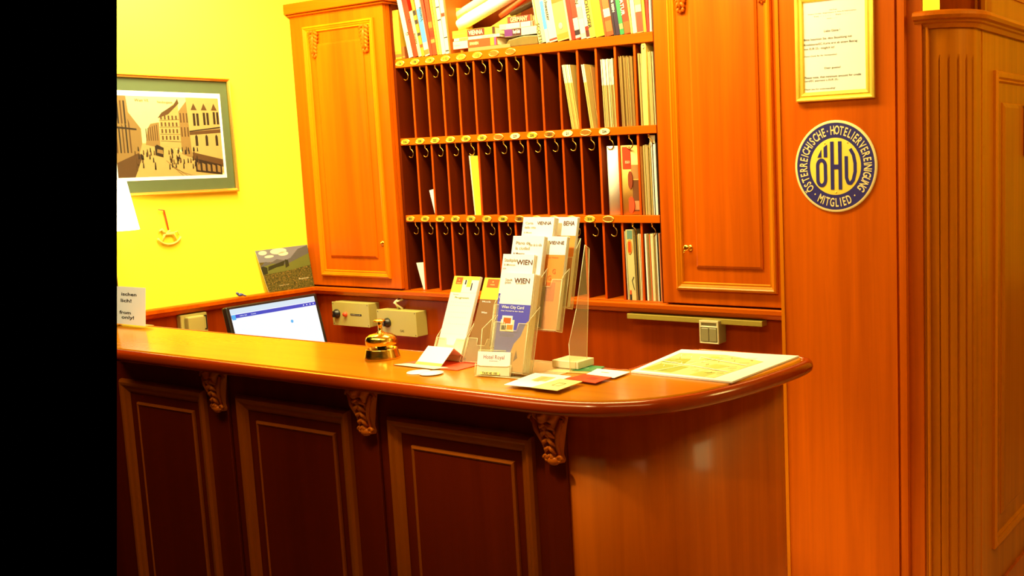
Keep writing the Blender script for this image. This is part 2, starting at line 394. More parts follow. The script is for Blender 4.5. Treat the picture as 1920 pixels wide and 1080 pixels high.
def cabinet(x0,x1,zt,mx0,mx1,mz0,mz1,field,label,leaves,knob):
    c = thing('wall_cabinet', ((x0+x1)/2,3.4,1.116), label, 'cabinet')
    MB().box((x0,3.285,1.1165),(x1,RB+.018,zt), WV).build('body', c)
    d = MB(Fy(3.284)); d.box((x0+.002,1.122,0),(x1-.002,zt-.002,.020), WV); d.bevel(.0015,1)
    door = d.build('door', c)
    T = Fy(3.264)
    MB(T).frame(mx0,mx1,mz0,mz1,PR,WL).build('frame_moulding', door)
    f0,f1,f2,f3 = field
    b = MB(T); b.raised(f0,f1,f2,f3,.010,.008,WV); b.build('raised_panel', door)
    for lx, lz in leaves: leaf(Fy(3.262,lx,lz), .052, .122, WD, door)
    kx, kz = knob
    b = MB(Fy(3.264,kx,kz)); b.lathe([(.011,0),(.011,.002),(.005,.003)],(0,0,0),BR,seg=18,cap1=True); b.build('lock_plate', door)
    return c, door
cl, dl = cabinet(XL+.001,-3.548,2.352,-4.063,-3.607,1.166,2.294,(-3.995,-3.682,1.254,2.214),
    'left wall cabinet of reddish cherry wood with a flat cornice, beside the yellow wall', [(-3.995,2.208),(-3.664,2.206)], (-3.652,1.322))
b = MB(); b.box((XL+.001,3.235,2.354),(-3.515,3.6,2.40), WH); b.box((XL+.001,3.248,2.345),(-3.528,3.6,2.3535), WH); b.bevel(.004,2); b.build('cornice', cl)
cr_, dr = cabinet(-2.172,-1.6665,2.75,-2.106,-1.690,1.172,2.34,(-2.020,-1.745,1.254,2.24),
    'tall right wall cabinet of orange cherry wood with a brass key in its lock', [(-2.048,2.215),(-1.722,2.215)], (-2.046,1.327))
b = MB(Fy(3.264,-2.046,1.327)); b.tube([(0,0,.003),(0,0,.018)],.004,BR); b.ell((-.004,.002,.022),(.013,.011,.005),BR); b.tube([(-.006,-.004,.02),(-.016,-.016,.022)],.004,BR); b.build('key', dr)
b = MB(Fy(3.264,-3.652,1.322)); b.ell((0,0,.007),(.005,.008,.004),BR); b.build('keyhole_cover', dl)

# ---------------- reception counter ----------------
ZT = 1.15
outl = [(-4.6,1.735),(-3.6,1.735),(-2.6,1.733),(-1.62,1.731),(-1.5,1.731),(-1.42,1.735),(-1.345,1.752),(-1.285,1.787),(-1.235,1.838),(-1.200,1.900),(-1.176,1.975),(-1.158,2.06),(-1.147,2.15),(-1.141,2.24),(-1.142,2.30),(-1.150,2.33),(-1.172,2.343),(-1.30,2.343),(-1.43,2.343),(-1.450,2.338),(-1.459,2.32),(-1.462,2.20),(-1.464,2.07),(-1.472,2.045),(-1.50,2.035),(-2.6,2.033),(-3.6,2.033),(-4.6,2.035)]
def smooth_line(P, n=4):
    out = []
    for i in range(len(P)-1):
        p0 = Vector(P[max(i-1,0)]); p1 = Vector(P[i]); p2 = Vector(P[i+1]); p3 = Vector(P[min(i+2,len(P)-1)])
        if (p1-p0).length > .4: p0 = 2*p1-p2
        if (p3-p2).length > .4: p3 = 2*p2-p1
        long_ = (p2-p1).length > .4
        for k in range(n):
            t = k/n
            out.append(p1.lerp(p2,t) if long_ else .5*((2*p1)+(p2-p0)*t+(2*p0-5*p1+4*p2-p3)*t*t+(3*p1-p0-3*p2+p3)*t**3))
    out.append(Vector(P[-1])); return out
import mathutils
OL = smooth_line([(x,y) for x,y in outl])
def normals(P):
    out = []
    for i in range(len(P)):
        d = (P[min(i+1,len(P)-1)]-P[max(i-1,0)]); d.normalize(); out.append(Vector((d.y,-d.x)))
    return out
NL = normals(OL)
counter = thing('reception_counter', (-2.4,1.95,0), 'wooden reception counter with rounded right end, framed dark panels and a glossy top', 'reception counter')
lip = [(0,0),(.0015,-.007),(.0065,-.007),(.009,-.001),(.016,-.001),(.023,-.004),(.029,-.011),(.031,-.019),(.029,-.027),(.022,-.033),(.014,-.035),(-.012,-.036)]
b = MB()
b.rings([[(p.x+n.x*o_,p.y+n.y*o_,ZT+z) for p, n in zip(OL,NL)] for o_, z in lip[:3]], WT, closed=True)
lb_ = MB(); lb_.rings([[(p.x+n.x*o_,p.y+n.y*o_,ZT+z) for p, n in zip(OL,NL)] for o_, z in lip[2:]], LIPW, closed=True); lb_.clip(); lip_mb = lb_
b.f([b.v((p.x,p.y,ZT)) for p in OL], WT); b.f([b.v((p.x-n.x*.012,p.y-n.y*.012,ZT-.036)) for p, n in zip(OL,NL)], WT)
b.clip(); b.build('countertop', counter); lip_mb.build('countertop_edge', counter)
ZB = ZT-.037
IN = [(p.x-n.x*.040,p.y-n.y*.040) for p, n in zip(OL,NL)]
front_pts = [p for p in IN if p[1] < 1.80 and p[0] < -1.47]
end_pts = [p for i, p in enumerate(IN) if p[0] >= -1.47 and i < IN.index(IN[-1]) and not (p[1] > 2.29 and p[0] < -1.22)]
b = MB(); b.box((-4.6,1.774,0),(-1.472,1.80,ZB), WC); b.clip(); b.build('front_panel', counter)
ep = []
for i, p in enumerate(IN):
    o = OL[i]
    if o.x >= -1.50 and (o.y < 2.31) and i < len(IN)*.62: ep.append(p)
ep = [(-1.4715,1.7735)]+[p for p in ep if p[0] > -1.47]
inner = [(x-.03 if y > 1.9 else x-.012, y+.03 if y < 1.9 else y) for x, y in ep]
b = MB(); k = len(ep)
A = [(x,y,0) for x,y in ep]+[(x,y,0) for x,y in inner[::-1]]; B_ = [(x,y,ZB) for x,y,_ in A]
b.rings([A,B_], WV, smooth=True, cap0=True, cap1=True); b.build('curved_end', counter)
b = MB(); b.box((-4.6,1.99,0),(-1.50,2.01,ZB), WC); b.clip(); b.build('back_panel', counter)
T = Fy(1.774)
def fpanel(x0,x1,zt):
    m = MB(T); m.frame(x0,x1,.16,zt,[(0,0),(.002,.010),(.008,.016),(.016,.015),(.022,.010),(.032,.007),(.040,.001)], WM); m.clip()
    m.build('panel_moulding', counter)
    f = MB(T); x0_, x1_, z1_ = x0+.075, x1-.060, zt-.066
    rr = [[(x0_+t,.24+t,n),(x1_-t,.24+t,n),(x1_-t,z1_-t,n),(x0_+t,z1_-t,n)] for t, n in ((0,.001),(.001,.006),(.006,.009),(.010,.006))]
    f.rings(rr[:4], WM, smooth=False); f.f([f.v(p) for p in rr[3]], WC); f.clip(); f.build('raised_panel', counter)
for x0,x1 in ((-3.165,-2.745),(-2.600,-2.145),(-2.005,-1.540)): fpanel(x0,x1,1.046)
def corbel(xc):
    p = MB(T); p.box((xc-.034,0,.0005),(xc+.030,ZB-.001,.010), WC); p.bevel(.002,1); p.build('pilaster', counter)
    b = MB(Fy(1.764,xc,0)); NT, NU = 34, 22; zt, zb = ZB-.001, .998; rr = []
    for i in range(NT+1):
        t = i/NT; z = zt+(zb-zt)*t
        w_ = .031*(1-t)**1.3+.018+ .006*math.exp(-((t-.93)/.07)**2); pr = .026*(1-t)**1.2+.010+.009*math.exp(-((t-.92)/.08)**2)+.006*math.exp(-((t-.08)/.08)**2)
        ring = []
        for j in range(NU+1):
            s_ = -1+2*j/NU; body = max(0,1-abs(s_)**3.2)
            groove = .0042*math.cos(s_*9+math.sin(t*7)*1.6)*(1 if t < .9 else .3)+.0024*math.sin(t*46+abs(s_)*5)*(1-abs(s_))
            ring.append((s_*w_ + .010*(t-.5), z, max(.0004, body*pr+groove*body)))
        rr.append(ring)
    b.rings(rr, WD, closed=False)
    for sx in (-1,1):
        def volute(cx, cz, r0, n):
            P = []
            for k in range(22):
                a = k/21*math.pi*3; r_ = r0*(1-k/26); P.append((cx+sx*r_*math.cos(a), cz+r_*math.sin(a), n))
            b.tube(P, [.0042*(1-k/40) for k in range(22)], WD, seg=7)
        volute(sx*.040-.005, zt-.018, .012, .016); volute(sx*.018+.006, zb+.010, .008, .016)
        b.tube([(sx*.040-.004,zt-.012,.018),(sx*.030-.002,zt-.040,.022),(sx*.018,zt-.070,.016),(sx*.018+.004,zb+.020,.012)],[.006,.006,.0045,.004],WD,seg=8)
    for k in range(5):
        z = zt-.022-.018*k; q = 1-k*.11
        for sx in (-1,1): b.tube([(0,z,.030*q),(sx*.012*q,z-.006,.032*q),(sx*.022*q,z-.016,.022*q)],[.004,.0055,.002],WD,seg=7)
    b.ell((.0055,zb+.006,.014),(.017,.011,.010),WD)
    b.build('carved_bracket', counter)
for xc in (-2.668,-2.070,-1.474): corbel(xc)

# ---------------- bell ----------------
bx, by = -2.185, 1.925; bell = thing('service_bell', (bx,by,ZT+.0005), 'polished brass service bell standing on the counter', 'bell')
MB().lathe([(.0465,0),(.047,.003),(.044,.010),(.041,.024),(.0405,.026),(.037,.026),(.034,.018),(.001,.014)],(bx,by,ZT+.0007),BR,seg=48,cap1=True).build('base', bell)
MB().lathe([(.002,.014),(.012,.016),(.012,.034),(.004,.036)],(bx,by,ZT+.001),BLK,seg=20,cap1=True).build('mechanism', bell)
MB().lathe([(.0385,.036),(.0405,.038),(.0405,.050),(.038,.057),(.030,.0625),(.018,.0655),(.008,.067),(.001,.067)],(bx,by,ZT+.001),BR,seg=48).build('dome', bell)
b = MB(); b.lathe([(.010,.066),(.009,.070),(.0045,.072),(.0045,.084),(.006,.086),(.006,.098),(.003,.1)],(bx,by,ZT+.001),BR,seg=20,cap1=True)
b.ell((bx-.001,by-.001,ZT+.101),(.0155,.0155,.004),BR); b.build('plunger', bell)

# ---------------- papers on the counter ----------------
def sheet(name, pts, z, th, m, label, cat, group=None, extra=None):
    b = MB(); b.prism(pts, z, z+th, m)
    o = b.build(name, None, label, cat, group)
    return o
def quad(pp, z): return [tuple(U(x,y,2,z)[:2]) for x,y in pp]
Z1 = ZT+.0006
red1 = sheet('flyer', [(-2.075,1.862),(-1.862,1.872),(-1.86,2.0),(-2.04,1.985)], Z1, .0015, RED, 'red flyer lying under the white tent card', 'flyer')
b = MB(); b.prism([(-2.070,1.860),(-1.925,1.856),(-1.905,1.885),(-2.045,1.885)], Z1+.0018, Z1+.0028, CRM); b.build('flyer', None, 'cream flyer lying on the red one under the tent card', 'flyer')
CA, CB = U(785,698,2,Z1), U(809,701,2,Z1)
b = MB(); b.lathe([(.029,0),(.029,.0012),(.001,.0012)],(CA.x,CA.y,Z1),WHT,seg=40,cap0=True,cap1=True); b.build('paper_coaster', None, 'round white coaster left of the pair in front of the tent card', 'coaster', 'white paper coasters')
b = MB(); b.lathe([(.029,0),(.029,.0012),(.001,.0012)],(CB.x,CB.y,Z1+.0016),WHT,seg=40,cap0=True,cap1=True); b.build('paper_coaster', None, 'round white coaster right of the pair, lying on its neighbour', 'coaster', 'white paper coasters')
# tent card
tc = thing('tent_card', (-1.97,1.92,Z1+.003), 'small white folded tent card with a green lower edge, beside the bell', 'card')
LT = (-2.015,-1.925); zt0 = Z1+.003
fb, rb_, bb = 1.878, 1.928, 1.978; hr = .040
b = MB(); b.prism([(fb,zt0),(rb_,zt0+hr),(bb,zt0),(bb-.0016,zt0),(rb_,zt0+hr-.0018),(fb+.0016,zt0)], LT[0], LT[1], WHT, T=Matrix(((0,0,1,0),(1,0,0,0),(0,1,0,0),(0,0,0,1)))); b.build('folded_card', tc)
Tt = frame_m((-1.97,fb-.0004,zt0), (1,0,0), (0,rb_-fb,hr))
MB(Tt).box((-.045,.002,0),(.045,.011,.0004), colm((.45,.62,.12))).build('green_edge', tc)
MB(Tt).text('- - -',-.03,.055,.0005,.003,GINK,width=.012).build('small_print', tc, norm=False)
# fan of leaflets
def leaflet(pp, z, m, label, deco):
    pts = quad(pp, z); b = MB(); b.prism(pts, z, z+.0012, m); o = b.build('leaflet', None, label, 'leaflet')
    if deco:
        P = [Vector(p) for p in pts]
        def L(u,v): q = P[0].lerp(P[1],u).lerp(P[3].lerp(P[2],u),v); return (q.x,q.y)
        for q_, (u0,v0,u1,v1,mm) in enumerate(deco):
            d = MB(); d.prism([L(u0,v0),L(u1,v0),L(u1,v1),L(u0,v1)], z+.00125, z+.0014+.0001*q_, mm); d.build('printed_motif', o)
    return o
G1 = colm((.03,.22,.06)); TAN = colm((.72,.42,.12)); YP = colm((.92,.85,.25))
leaflet([(1022,697),(1100,701),(1127,689),(1060,686)], ZT+.0006, TAN, 'tan leaflet under the fan of leaflets on the counter', [(.5,.45,.65,.6,BRINK)])
leaflet([(1068,695),(1118,697),(1134,688),(1078,683)], ZT+.0022, G1, 'dark green leaflet at the back of the fan on the counter', [(.3,.4,.6,.55,colm((.2,.4,.2)))])
leaflet([(1098,703),(1152,709),(1182,698),(1120,692)], ZT+.0040, WHT, 'white leaflet at the right of the fan, nearest the city map', [(.3,.5,.55,.6,GINK)])
leaflet([(1062,711),(1116,719),(1147,708),(1096,702)], ZT+.0058, RED, 'red leaflet in the middle of the fan on the counter', [(.45,.35,.75,.7,colm((.4,.03,.01)))])
leaflet([(945,722),(1012,728),(1072,706),(1003,700)], ZT+.0076, WHT, 'white leaflet with a green motif at the left of the fan', [(.35,.45,.75,.8,colm((.55,.6,.2))),(.45,.4,.6,.75,colm((.7,.5,.15)))])
leaflet([(996,727),(1045,733),(1092,716),(1050,711)], ZT+.0094, YP, 'yellow leaflet at the front of the fan, nearest the counter edge', [(.4,.35,.7,.38,BRINK),(.4,.62,.7,.65,BRINK),(.4,.35,.42,.65,BRINK),(.68,.35,.7,.65,BRINK)])
# note block beside the display
b = MB(); b.box((-1.655,1.985,ZT+.0040),(-1.575,2.05,ZT+.022), CRM); b.bevel(.001,1); b.build('note_block', None, 'block of cream notepaper lying behind the acrylic stand', 'notepad')
# city map pad
mp_ = quad([(1183,697),(1372,717),(1498,668),(1278,656)], ZT+.003)
mo = thing('city_map', (sum(p[0] for p in mp_)/4, sum(p[1] for p in mp_)/4, ZT+.0005), 'large white city map pad with green parks lying on the right end of the counter', 'map')
b = MB(); b.prism(mp_, ZT+.0006, ZT+.0045, WHT); b.build('paper', mo)
P = [Vector(p) for p in mp_]
def ML(u,v): q = P[0].lerp(P[1],u).lerp(P[3].lerp(P[2],u),v); return (q.x,q.y)
b = MB(); zz = ZT+.0048
GP = colm((.30,.38,.04)); GP2 = colm((.45,.52,.10)); ST = colm((.30,.26,.06)); YA = colm((.72,.68,.24))
def mpoly(pts, m, dz=0): b.prism([ML(u,v) for u,v in pts], zz+dz, zz+dz+.0002, m)
mpoly([(.05,.06),(.80,.05),(.86,.70),(.45,.86),(.06,.84)], YA)
mpoly([(.06,.10),(.36,.08),(.40,.32),(.10,.36)], GP, .0003); mpoly([(.07,.42),(.30,.40),(.26,.62),(.09,.58)], GP, .0003); mpoly([(.5,.35),(.62,.30),(.7,.45),(.55,.5)], GP2, .0003)
mpoly([(.55,.07),(.7,.06),(.72,.2),(.58,.22)], GP2, .0003); mpoly([(.35,.6),(.5,.6),(.5,.75),(.38,.78)], GP2, .0003)
rnd = random.Random(3)
for k in range(60):
    u, v = rnd.uniform(.08,.78), rnd.uniform(.1,.8); a = rnd.choice([.35,-1.2,.9]); L_ = rnd.uniform(.02,.09); du, dv = math.cos(a)*L_, math.sin(a)*L_; pw = .004
    mpoly([(u,v),(u+du,v+dv),(u+du+pw*math.sin(a),v+dv-pw*math.cos(a)),(u+pw*math.sin(a),v-pw*math.cos(a))], ST if k%3 else WHT, .0006+.0002*(k%5))
for a_,b_,c_,d_ in ((.05,.45,.8,.25),(.2,.06,.55,.82),(.3,.7,.82,.5)):
    mpoly([(a_,b_),(c_,d_),(c_,d_+.012),(a_,b_+.012)], WHT, .0017)
b.build('map_print', mo)

# ---------------- brochures and stands ----------------
def brochure(xl, wdt, yb, zb, L, lean, th, label, cover, group=None, name='brochure', pagem=CRM):
    """reclined stack; cover = list of (u0,v0,u1,v1,material) in cover fractions, texts = (str,u,v,h,mat,width)"""
    root = thing(name, (xl+wdt/2, yb, zb), label, 'brochure', group)
    T = frame_m((xl,yb,zb), (1,0,0), (0,math.sin(R(lean)),math.cos(R(lean))))
    b = MB(T); b.box((.0005,.0005,-th),(wdt-.0005,L-.0005,-.0006), pagem); 
    for k in range(1,5): b.box((0,0,-th*k/5-.0006),(wdt+.0004,L+.0004,-th*k/5), WHT)
    b.build('pages', root)
    b = MB(T); b.box((0,0,-.0005),(wdt,L,0), WHT); cv = b.build('cover', root)
    pr = MB(T); tx = False
    for i_, it in enumerate(cover):
        if it[0] == '^^^': pr.prism([(u*wdt,v*L) for u,v in it[1]], .0001, .0007+.0001*(i_ % 3), it[2]); continue
        if isinstance(it[0], str):
            s_, u, v, h, m, wd = it; pr.text(s_, u*wdt, v*L, .0011, h, m, width=wd, bold=.012)
        else:
            u0,v0,u1,v1,m = it; n = .0002+.0001*(i_ % 8)
            pr.prism([(u0*wdt,v0*L),(u1*wdt,v0*L),(u1*wdt,v1*L),(u0*wdt,v1*L)], .0001, n, m)
    if cover: pr.build('cover_print', cv, norm=False)
    return root
BLU = colm((.10,.09,.55)); BLU2 = colm((.25,.22,.65)); ORG = colm((.80,.28,.04)); ORD = colm((.62,.14,.02)); OCH = colm((.62,.36,.08)); TANB = colm((.62,.36,.10))
xL = -1.745; WB = .098
def tier(xl, ytop, ztop, L, th, label, cover, lean=15):
    dy, dz = L*math.sin(R(lean)), L*math.cos(R(lean))
    return brochure(xl, WB, ytop-dy, ztop-dz, L, lean, th, label, cover), (xl, ytop-dy, ztop-dz)
t1 = tier(-1.742, 1.925, 1.391, .235, .024, 'front brochure in the acrylic stand, blue with a white WIEN header',
    [(0,.0,1,.68,BLU),('^^^',[(.28,0),(1,0),(1,.52),(.93,.50),(.80,.36),(.62,.28),(.50,.14)],OCH),('^^^',[(.66,.10),(.78,.14),(.72,.22)],BRINK),('^^^',[(.80,.22),(.90,.28),(.84,.34)],BRINK),('WIEN',.64,.925,.0125,BRINK,.048),('BEI NACHT',.62,.895,.003,GINK,.03),('Stadt',.22,.93,.006,GINK,.022),('plan',.2,.90,.006,GINK,.018),
     ('- - - - - - -',.62,.72,.002,INK,.036),('Wien City Card',.45,.645,.007,WHT,.07),('Der Vorteil in der Stadt',.45,.61,.003,WHT,.07),(.12,.40,.55,.52,CRM),(.15,.47,.48,.56,WHT),(.2,.48,.44,.54,ORD),(.16,.415,.3,.46,BLK),(.33,.42,.52,.47,ORG),(.14,.345,.6,.385,WHT)])
t2 = tier(-1.762, 1.952, 1.4335, .225, .021, 'second brochure in the acrylic stand, white Stadtplan with brown WIEN lettering',
    [(0,0,1,.57,BLU),('WIEN',.72,.915,.0125,BRINK,.050),('Stadtplan',.28,.93,.008,GINK,.042),('& Museen',.25,.885,.005,GINK,.036),('JETZT',.1,.84,.003,INK,.010),('Offizielle',.22,.53,.007,WHT,.036),('Vienna Card',.25,.47,.004,WHT,.04),(.1,.30,.5,.40,CRM),(.15,.32,.45,.38,ORD)])
t3 = tier(-1.748, 1.976, 1.476, .215, .014, 'white city plan brochure left of the VIENNE one in the acrylic stand',
    [('Plano de',.35,.92,.008,GINK,.045),('la ciudad',.35,.86,.008,GINK,.045),('Plan de la ville',.75,.90,.007,GINK,.040),('& Museos',.25,.80,.005,BRINK,.036),(0,0,1,.5,ORG)])
t4 = tier(-1.751, 2.021, 1.519, .215, .018, 'white brochure with VIENNA lettering at the top left of the acrylic stand',
    [('VIENNA',.70,.93,.0085,BRINK,.045),('Carta',.22,.93,.006,GINK,.025),('della citta',.26,.88,.006,GINK,.036),('& Musei',.2,.82,.004,GINK,.025),(0,0,1,.5,ORG)])
r3 = tier(-1.697, 1.999, 1.474, .225, .012, 'orange brochure with a white VIENNE header in the acrylic stand',
    [(0,0,1,.80,ORG),('VIENNE',.70,.93,.0085,BRINK,.046),('- - - - - -',.68,.82,.002,INK,.04),('Tout savoir sur Vienne',.45,.77,.0035,ORD,.07),('G',.72,.62,.012,ORD,.010),('G',.60,.55,.012,ORD,.010),(.2,.3,.8,.5,ORD)])
r4 = tier(-1.704, 2.052, 1.517, .220, .010, 'brochure headed BEHA at the top right of the acrylic stand',
    [(0,0,1,.79,ORG),('BEHA',.76,.93,.0115,BRINK,.034),('- - -',.6,.75,.003,ORD,.03)])
stand = thing('brochure_stand', (-1.68,1.97,ZT+.0006), 'clear acrylic tiered brochure stand holding the WIEN brochures on the counter', 'brochure stand')
AC = acrylic()
def plate(T, pts, th, parent, name, edge=True):
    b = MB(T); b.prism(pts, 0, th, AC); o = b.build(name, parent)
    if edge:
        e = MB(T); k = len(pts)
        for i in range(k):
            p, q = Vector((*pts[i],th/2)), Vector((*pts[(i+1)%k],th/2))
            e.tube([p,q], .0007, ACE, seg=5)
        e.build('edge', o)
    return o
def pocket(xl, yb, zb, th, lean, hf, hs, parent, wdt=WB):
    T = frame_m((xl,yb,zb), (1,0,0), (0,math.sin(R(lean)),math.cos(R(lean))))
    a, c = -.003, wdt+.003
    plate(T @ Matrix.Translation((0,0,.003)), [(a,-.002),(c,-.002),(c,hf),(c-.03,hf),(c-.034,hf-.018),(a+.034,hf-.018),(a+.03,hf),(a,hf)], .0016, parent, 'pocket_front')
    for xx in (a-.002, c):
        Ts = T @ Matrix(((0,0,1,xx),(0,1,0,0),(-1,0,0,0),(0,0,0,1)))
        plate(Ts, [(-.006,-.004),(th+.006,-.004),(th+.006,hs),(-.002,hf+.01),(-.006,hf)], .0018, parent, 'pocket_side')
    b = MB(T); b.box((a,-.005,-th-.006),(c,-.0025,.006), AC); b.build('pocket_floor', parent)
    b = MB(T); b.box((a,-.002,-th-.0075),(c,hs,-th-.006), AC); b.build('pocket_back', parent)
pocket(*t1[1], .024, 15, .115, .16, stand); pocket(*t2[1], .021, 15, .10, .14, stand); pocket(*t3[1], .014, 15, .10, .14, stand)
pocket(*t4[1], .018, 15, .10, .14, stand); pocket(*r3[1], .012, 15, .12, .15, stand); pocket(*r4[1], .010, 15, .12, .17, stand)
plate(Fx(-1.584), [(1.965,ZT+.001),(2.03,ZT+.001),(2.062,1.44),(2.045,1.45),(2.0,1.30),(1.965,1.22)], .002, stand, 'side_panel')
plate(Fx(-1.772), [(1.85,ZT+.001),(2.045,ZT+.001),(2.045,1.36),(1.93,1.29),(1.872,1.26)], .002, stand, 'side_panel')
plate(Matrix(((1,0,0,0),(0,1,0,0),(0,0,1,ZT+.001),(0,0,0,1))), [(-1.770,1.84),(-1.586,1.86),(-1.586,2.05),(-1.770,2.05)], .002, stand, 'base_plate')
# business card pocket in front
ch = thing('card_holder', (-1.765,1.83,ZT+.0006), 'small clear acrylic holder with white business cards in front of the stand', 'card holder')
pL = U(890,704,2,ZT+.003); pR = U(957,707,2,ZT+.003)
dirx = Vector((pR.x-pL.x, pR.y-pL.y, 0)).normalized(); wch = (pR-pL).length
dback = Vector((-dirx.y, dirx.x, 0))
Tc = frame_m((pL.x,pL.y,ZT+.003), dirx, (dback*math.sin(R(14))+Vector((0,0,math.cos(R(14))))))
b = MB(Tc)
b.box((.004,.002,-.010),(wch-.004,.058,-.001), WHT); cdo = b.build('business_cards', ch)
b = MB(Tc); b.text('Hotel Royal', wch*.5,.044,-.0006,.010,colm((.30,.06,.06)),width=wch*.58); b.text('SINGERSTRASSE 3', wch*.5,.036,-.0006,.002,INK,width=wch*.25)
for k in range(4): b.text('- - - - - - - - - - -', wch*(.5+.04*(k%2)),.028-.004*k,-.0006,.0018,GINK,width=wch*(.6+.1*(k%2)))
b.build('card_print', cdo, norm=False)
b = MB(Tc); b.box((wch*.16,.0035,.0022),(wch*.70,.010,.0026), YP); b.text('TAXI 40 100', wch*.43,.0067,.0028,.0052,INK,width=wch*.42,bold=.02); b.build('taxi_label', ch, norm=False)
plate(Tc, [(0,0),(wch,0),(wch,.028),(wch-.012,.024),(.012,.024),(0,.028)], .0015, ch, 'holder_front')
plate(Tc @ Matrix.Translation((0,0,-.013)), [(0,0),(wch,0),(wch,.062),(0,.062)], .0015, ch, 'holder_back')
# left reclined brochures
ly = 1.955
xb = U(863,674,1,ly).x; zb_ = ZT+.006
lt = U(903,506,1,ly+.095)
LB = .225; LEAN = 24
brochure(xb-.092, .092, ly, zb_, LB, LEAN, .010, 'tall white brochure with a yellow header and an orange badge, leaning in a clear stand',
    [(0,.80,1,1,colm((.92,.82,.08))),(.12,.90,.36,.985,ORD),('+',.24,.95,.006,YP,.005),('WIEN',.24,.915,.003,YP,.014),(.40,.80,1,.955,WHT),(.48,.90,.53,.955,INK),(.56,.87,.72,.96,colm((.92,.75,.08))),(.74,.83,.78,.92,INK),(.60,.82,.66,.85,colm((.75,.5,.2))),(.86,.82,.93,.86,colm((.75,.5,.2))),
     ('Konzert',.25,.775,.003,GINK,.02),('Programm',.5,.735,.005,GP,.05),('- - - - - - - - - -',.5,.68,.002,GP,.07),('- - - - - - - - - -',.5,.64,.002,GP,.07),('- - - - - - - - - -',.5,.56,.002,GP,.07),('- - - - - - - -',.5,.50,.002,GP,.06),('- - - - - - - - - -',.5,.42,.002,GP,.07),('- - - - - - - - - -',.5,.30,.002,YP,.07),(.12,.06,.25,.12,TAN)])
xb2 = xb+.014
brochure(xb2, .088, ly+.003, zb_, LB-.002, LEAN, .008, 'brown brochure with a yellow header and an orange badge, half hidden by the WIEN stand',
    [(0,.0,1,.74,colm((.30,.15,.04))),(0,.74,1,1,colm((.95,.80,.06))),(.15,.88,.6,.985,ORD),('+',.37,.95,.006,YP,.005),('WIEN',.37,.915,.003,YP,.016),('Musik',.3,.71,.004,WHT,.03),('Wien',.3,.58,.005,WHT,.02)])
ls = thing('brochure_stand', (xb-.04,ly+.03,ZT+.0006), 'clear acrylic stand with two pockets beside the tent card', 'brochure stand')
pocket(xb-.092, ly, zb_, .010, LEAN, .055, .11, ls, wdt=.092); pocket(xb2, ly+.003, zb_, .010, LEAN, .060, .15, ls, wdt=.088)
plate(Fx(xb-.100), [(ly-.01,ZT+.001),(ly+.095,ZT+.001),(ly+.095,ZT+.085),(ly+.075,ZT+.085)], .002, ls, 'side_panel')
plate(Fx(xb2+.092), [(ly-.01,ZT+.001),(ly+.075,ZT+.001),(ly+.075,ZT+.16),(ly+.055,ZT+.16)], .002, ls, 'side_panel')

# tent sign at the left end
sg = thing('counter_sign', (-3.47,2.0,ZT+.0006), 'white notice card standing on the counter at the left edge of the photo', 'sign')
pr_ = U(272.5,611.5,2,ZT+.002); Ts = Fy(pr_.y-.03, 0, 0)
pr_ = U(272.5,611.5,1,pr_.y-.03)
zt_ = U(266,540,1,pr_.y+.012).z
Ts = frame_m((pr_.x,pr_.y,pr_.z), (1,0,0), (0,.02,.19))
def su(px,py):
    q = Ts.inverted() @ U(px,py,1,pr_.y); return q.x, q.y
b = MB(Ts); hh = su(266,540)[1]; b.box((-.2,0,-.001),(0,hh,0), WHT); b.clip(); cs = b.build('card', sg)
b = MB(Ts); b.box((-.2,0,-.03),(0,.002,-.001), mat('tan_card_foot',(.5,.35,.1),.5)); b.clip(); b.build('foot', sg)  # plain tan foot plate behind the card
b = MB(Ts)
for s_, x0_, x1_, y_ in (('ischen',222,250,551),('lich!',222,242,563),('from',222,243,585),('only!',227,250,595)):
    a = su(x0_,y_); c = su(x1_,y_); b.text(s_, (a[0]+c[0])/2, a[1], .0006, .011, INK, width=c[0]-a[0], bold=.02)
b.clip(); b.build('lettering', cs, norm=False)
# lamp
LY = 2.30; lx = U(219.5,530,1,LY).x; zs0, zs1 = U(258,433,1,LY).z, U(243,337,1,LY).z
lamp = thing('table_lamp', (lx,LY,.736), 'small table lamp with a glowing white shade at the left edge of the photo', 'lamp')
SHD = mat('lit_lampshade', (.95,.9,.7), .8, emit=(1,.90,.55), es=5.0)
b = MB(); b.lathe([(.067, zs1), (.097, zs0)],(lx,LY,0),SHD,seg=40); b.clip(); b.build('lamp_shade', lamp)
b = MB(); b.lathe([(.07,.737),(.07,.745),(.014,.76),(.004,.78),(.004,zs0+.08)],(lx-.002,LY,0),BRS,seg=20); b.clip(); b.build('lamp_base', lamp)

# ---------------- picture on the yellow wall ----------------
PZ0, PZ1, PY1 = 1.573, 2.056, 2.92
pic = thing('framed_picture', (XL+.012,2.6,PZ0), 'framed sepia postcard of an old street with a green mat on the yellow wall', 'picture')
Tp = Fx(XL+.001)
b = MB(Tp); b.frame(2.05,PY1,PZ0,PZ1,[(0,0),(0,.020),(.004,.024),(.009,.022),(.014,.016),(.014,.010)],BRS); b.clip(); b.build('frame', pic)
b = MB(Tp); b.box((2.05+.012,PZ0+.012,0),(PY1-.012,PZ1-.012,.009), mat('green_mat',(.075,.11,.045),.7)); b.clip(); b.build('mat_board', pic)
q0 = U(412,176,0,XL+.012); q1 = U(423,333,0,XL+.012); q2 = U(222,169,0,XL+.012)
ph = thing
u1 = q0.y; v1 = (q0.z+q2.z)/2; v0 = q1.z; u0 = 2.12
b = MB(Tp); b.box((u0,v0,.0092),(u1,v1,.0102), WHT); b.clip(); photo = b.build('postcard', pic)
SP = [colm((.62,.56,.26)),colm((.20,.13,.04)),colm((.07,.035,.01)),colm((.012,.008,.004)),colm((.34,.26,.09))]
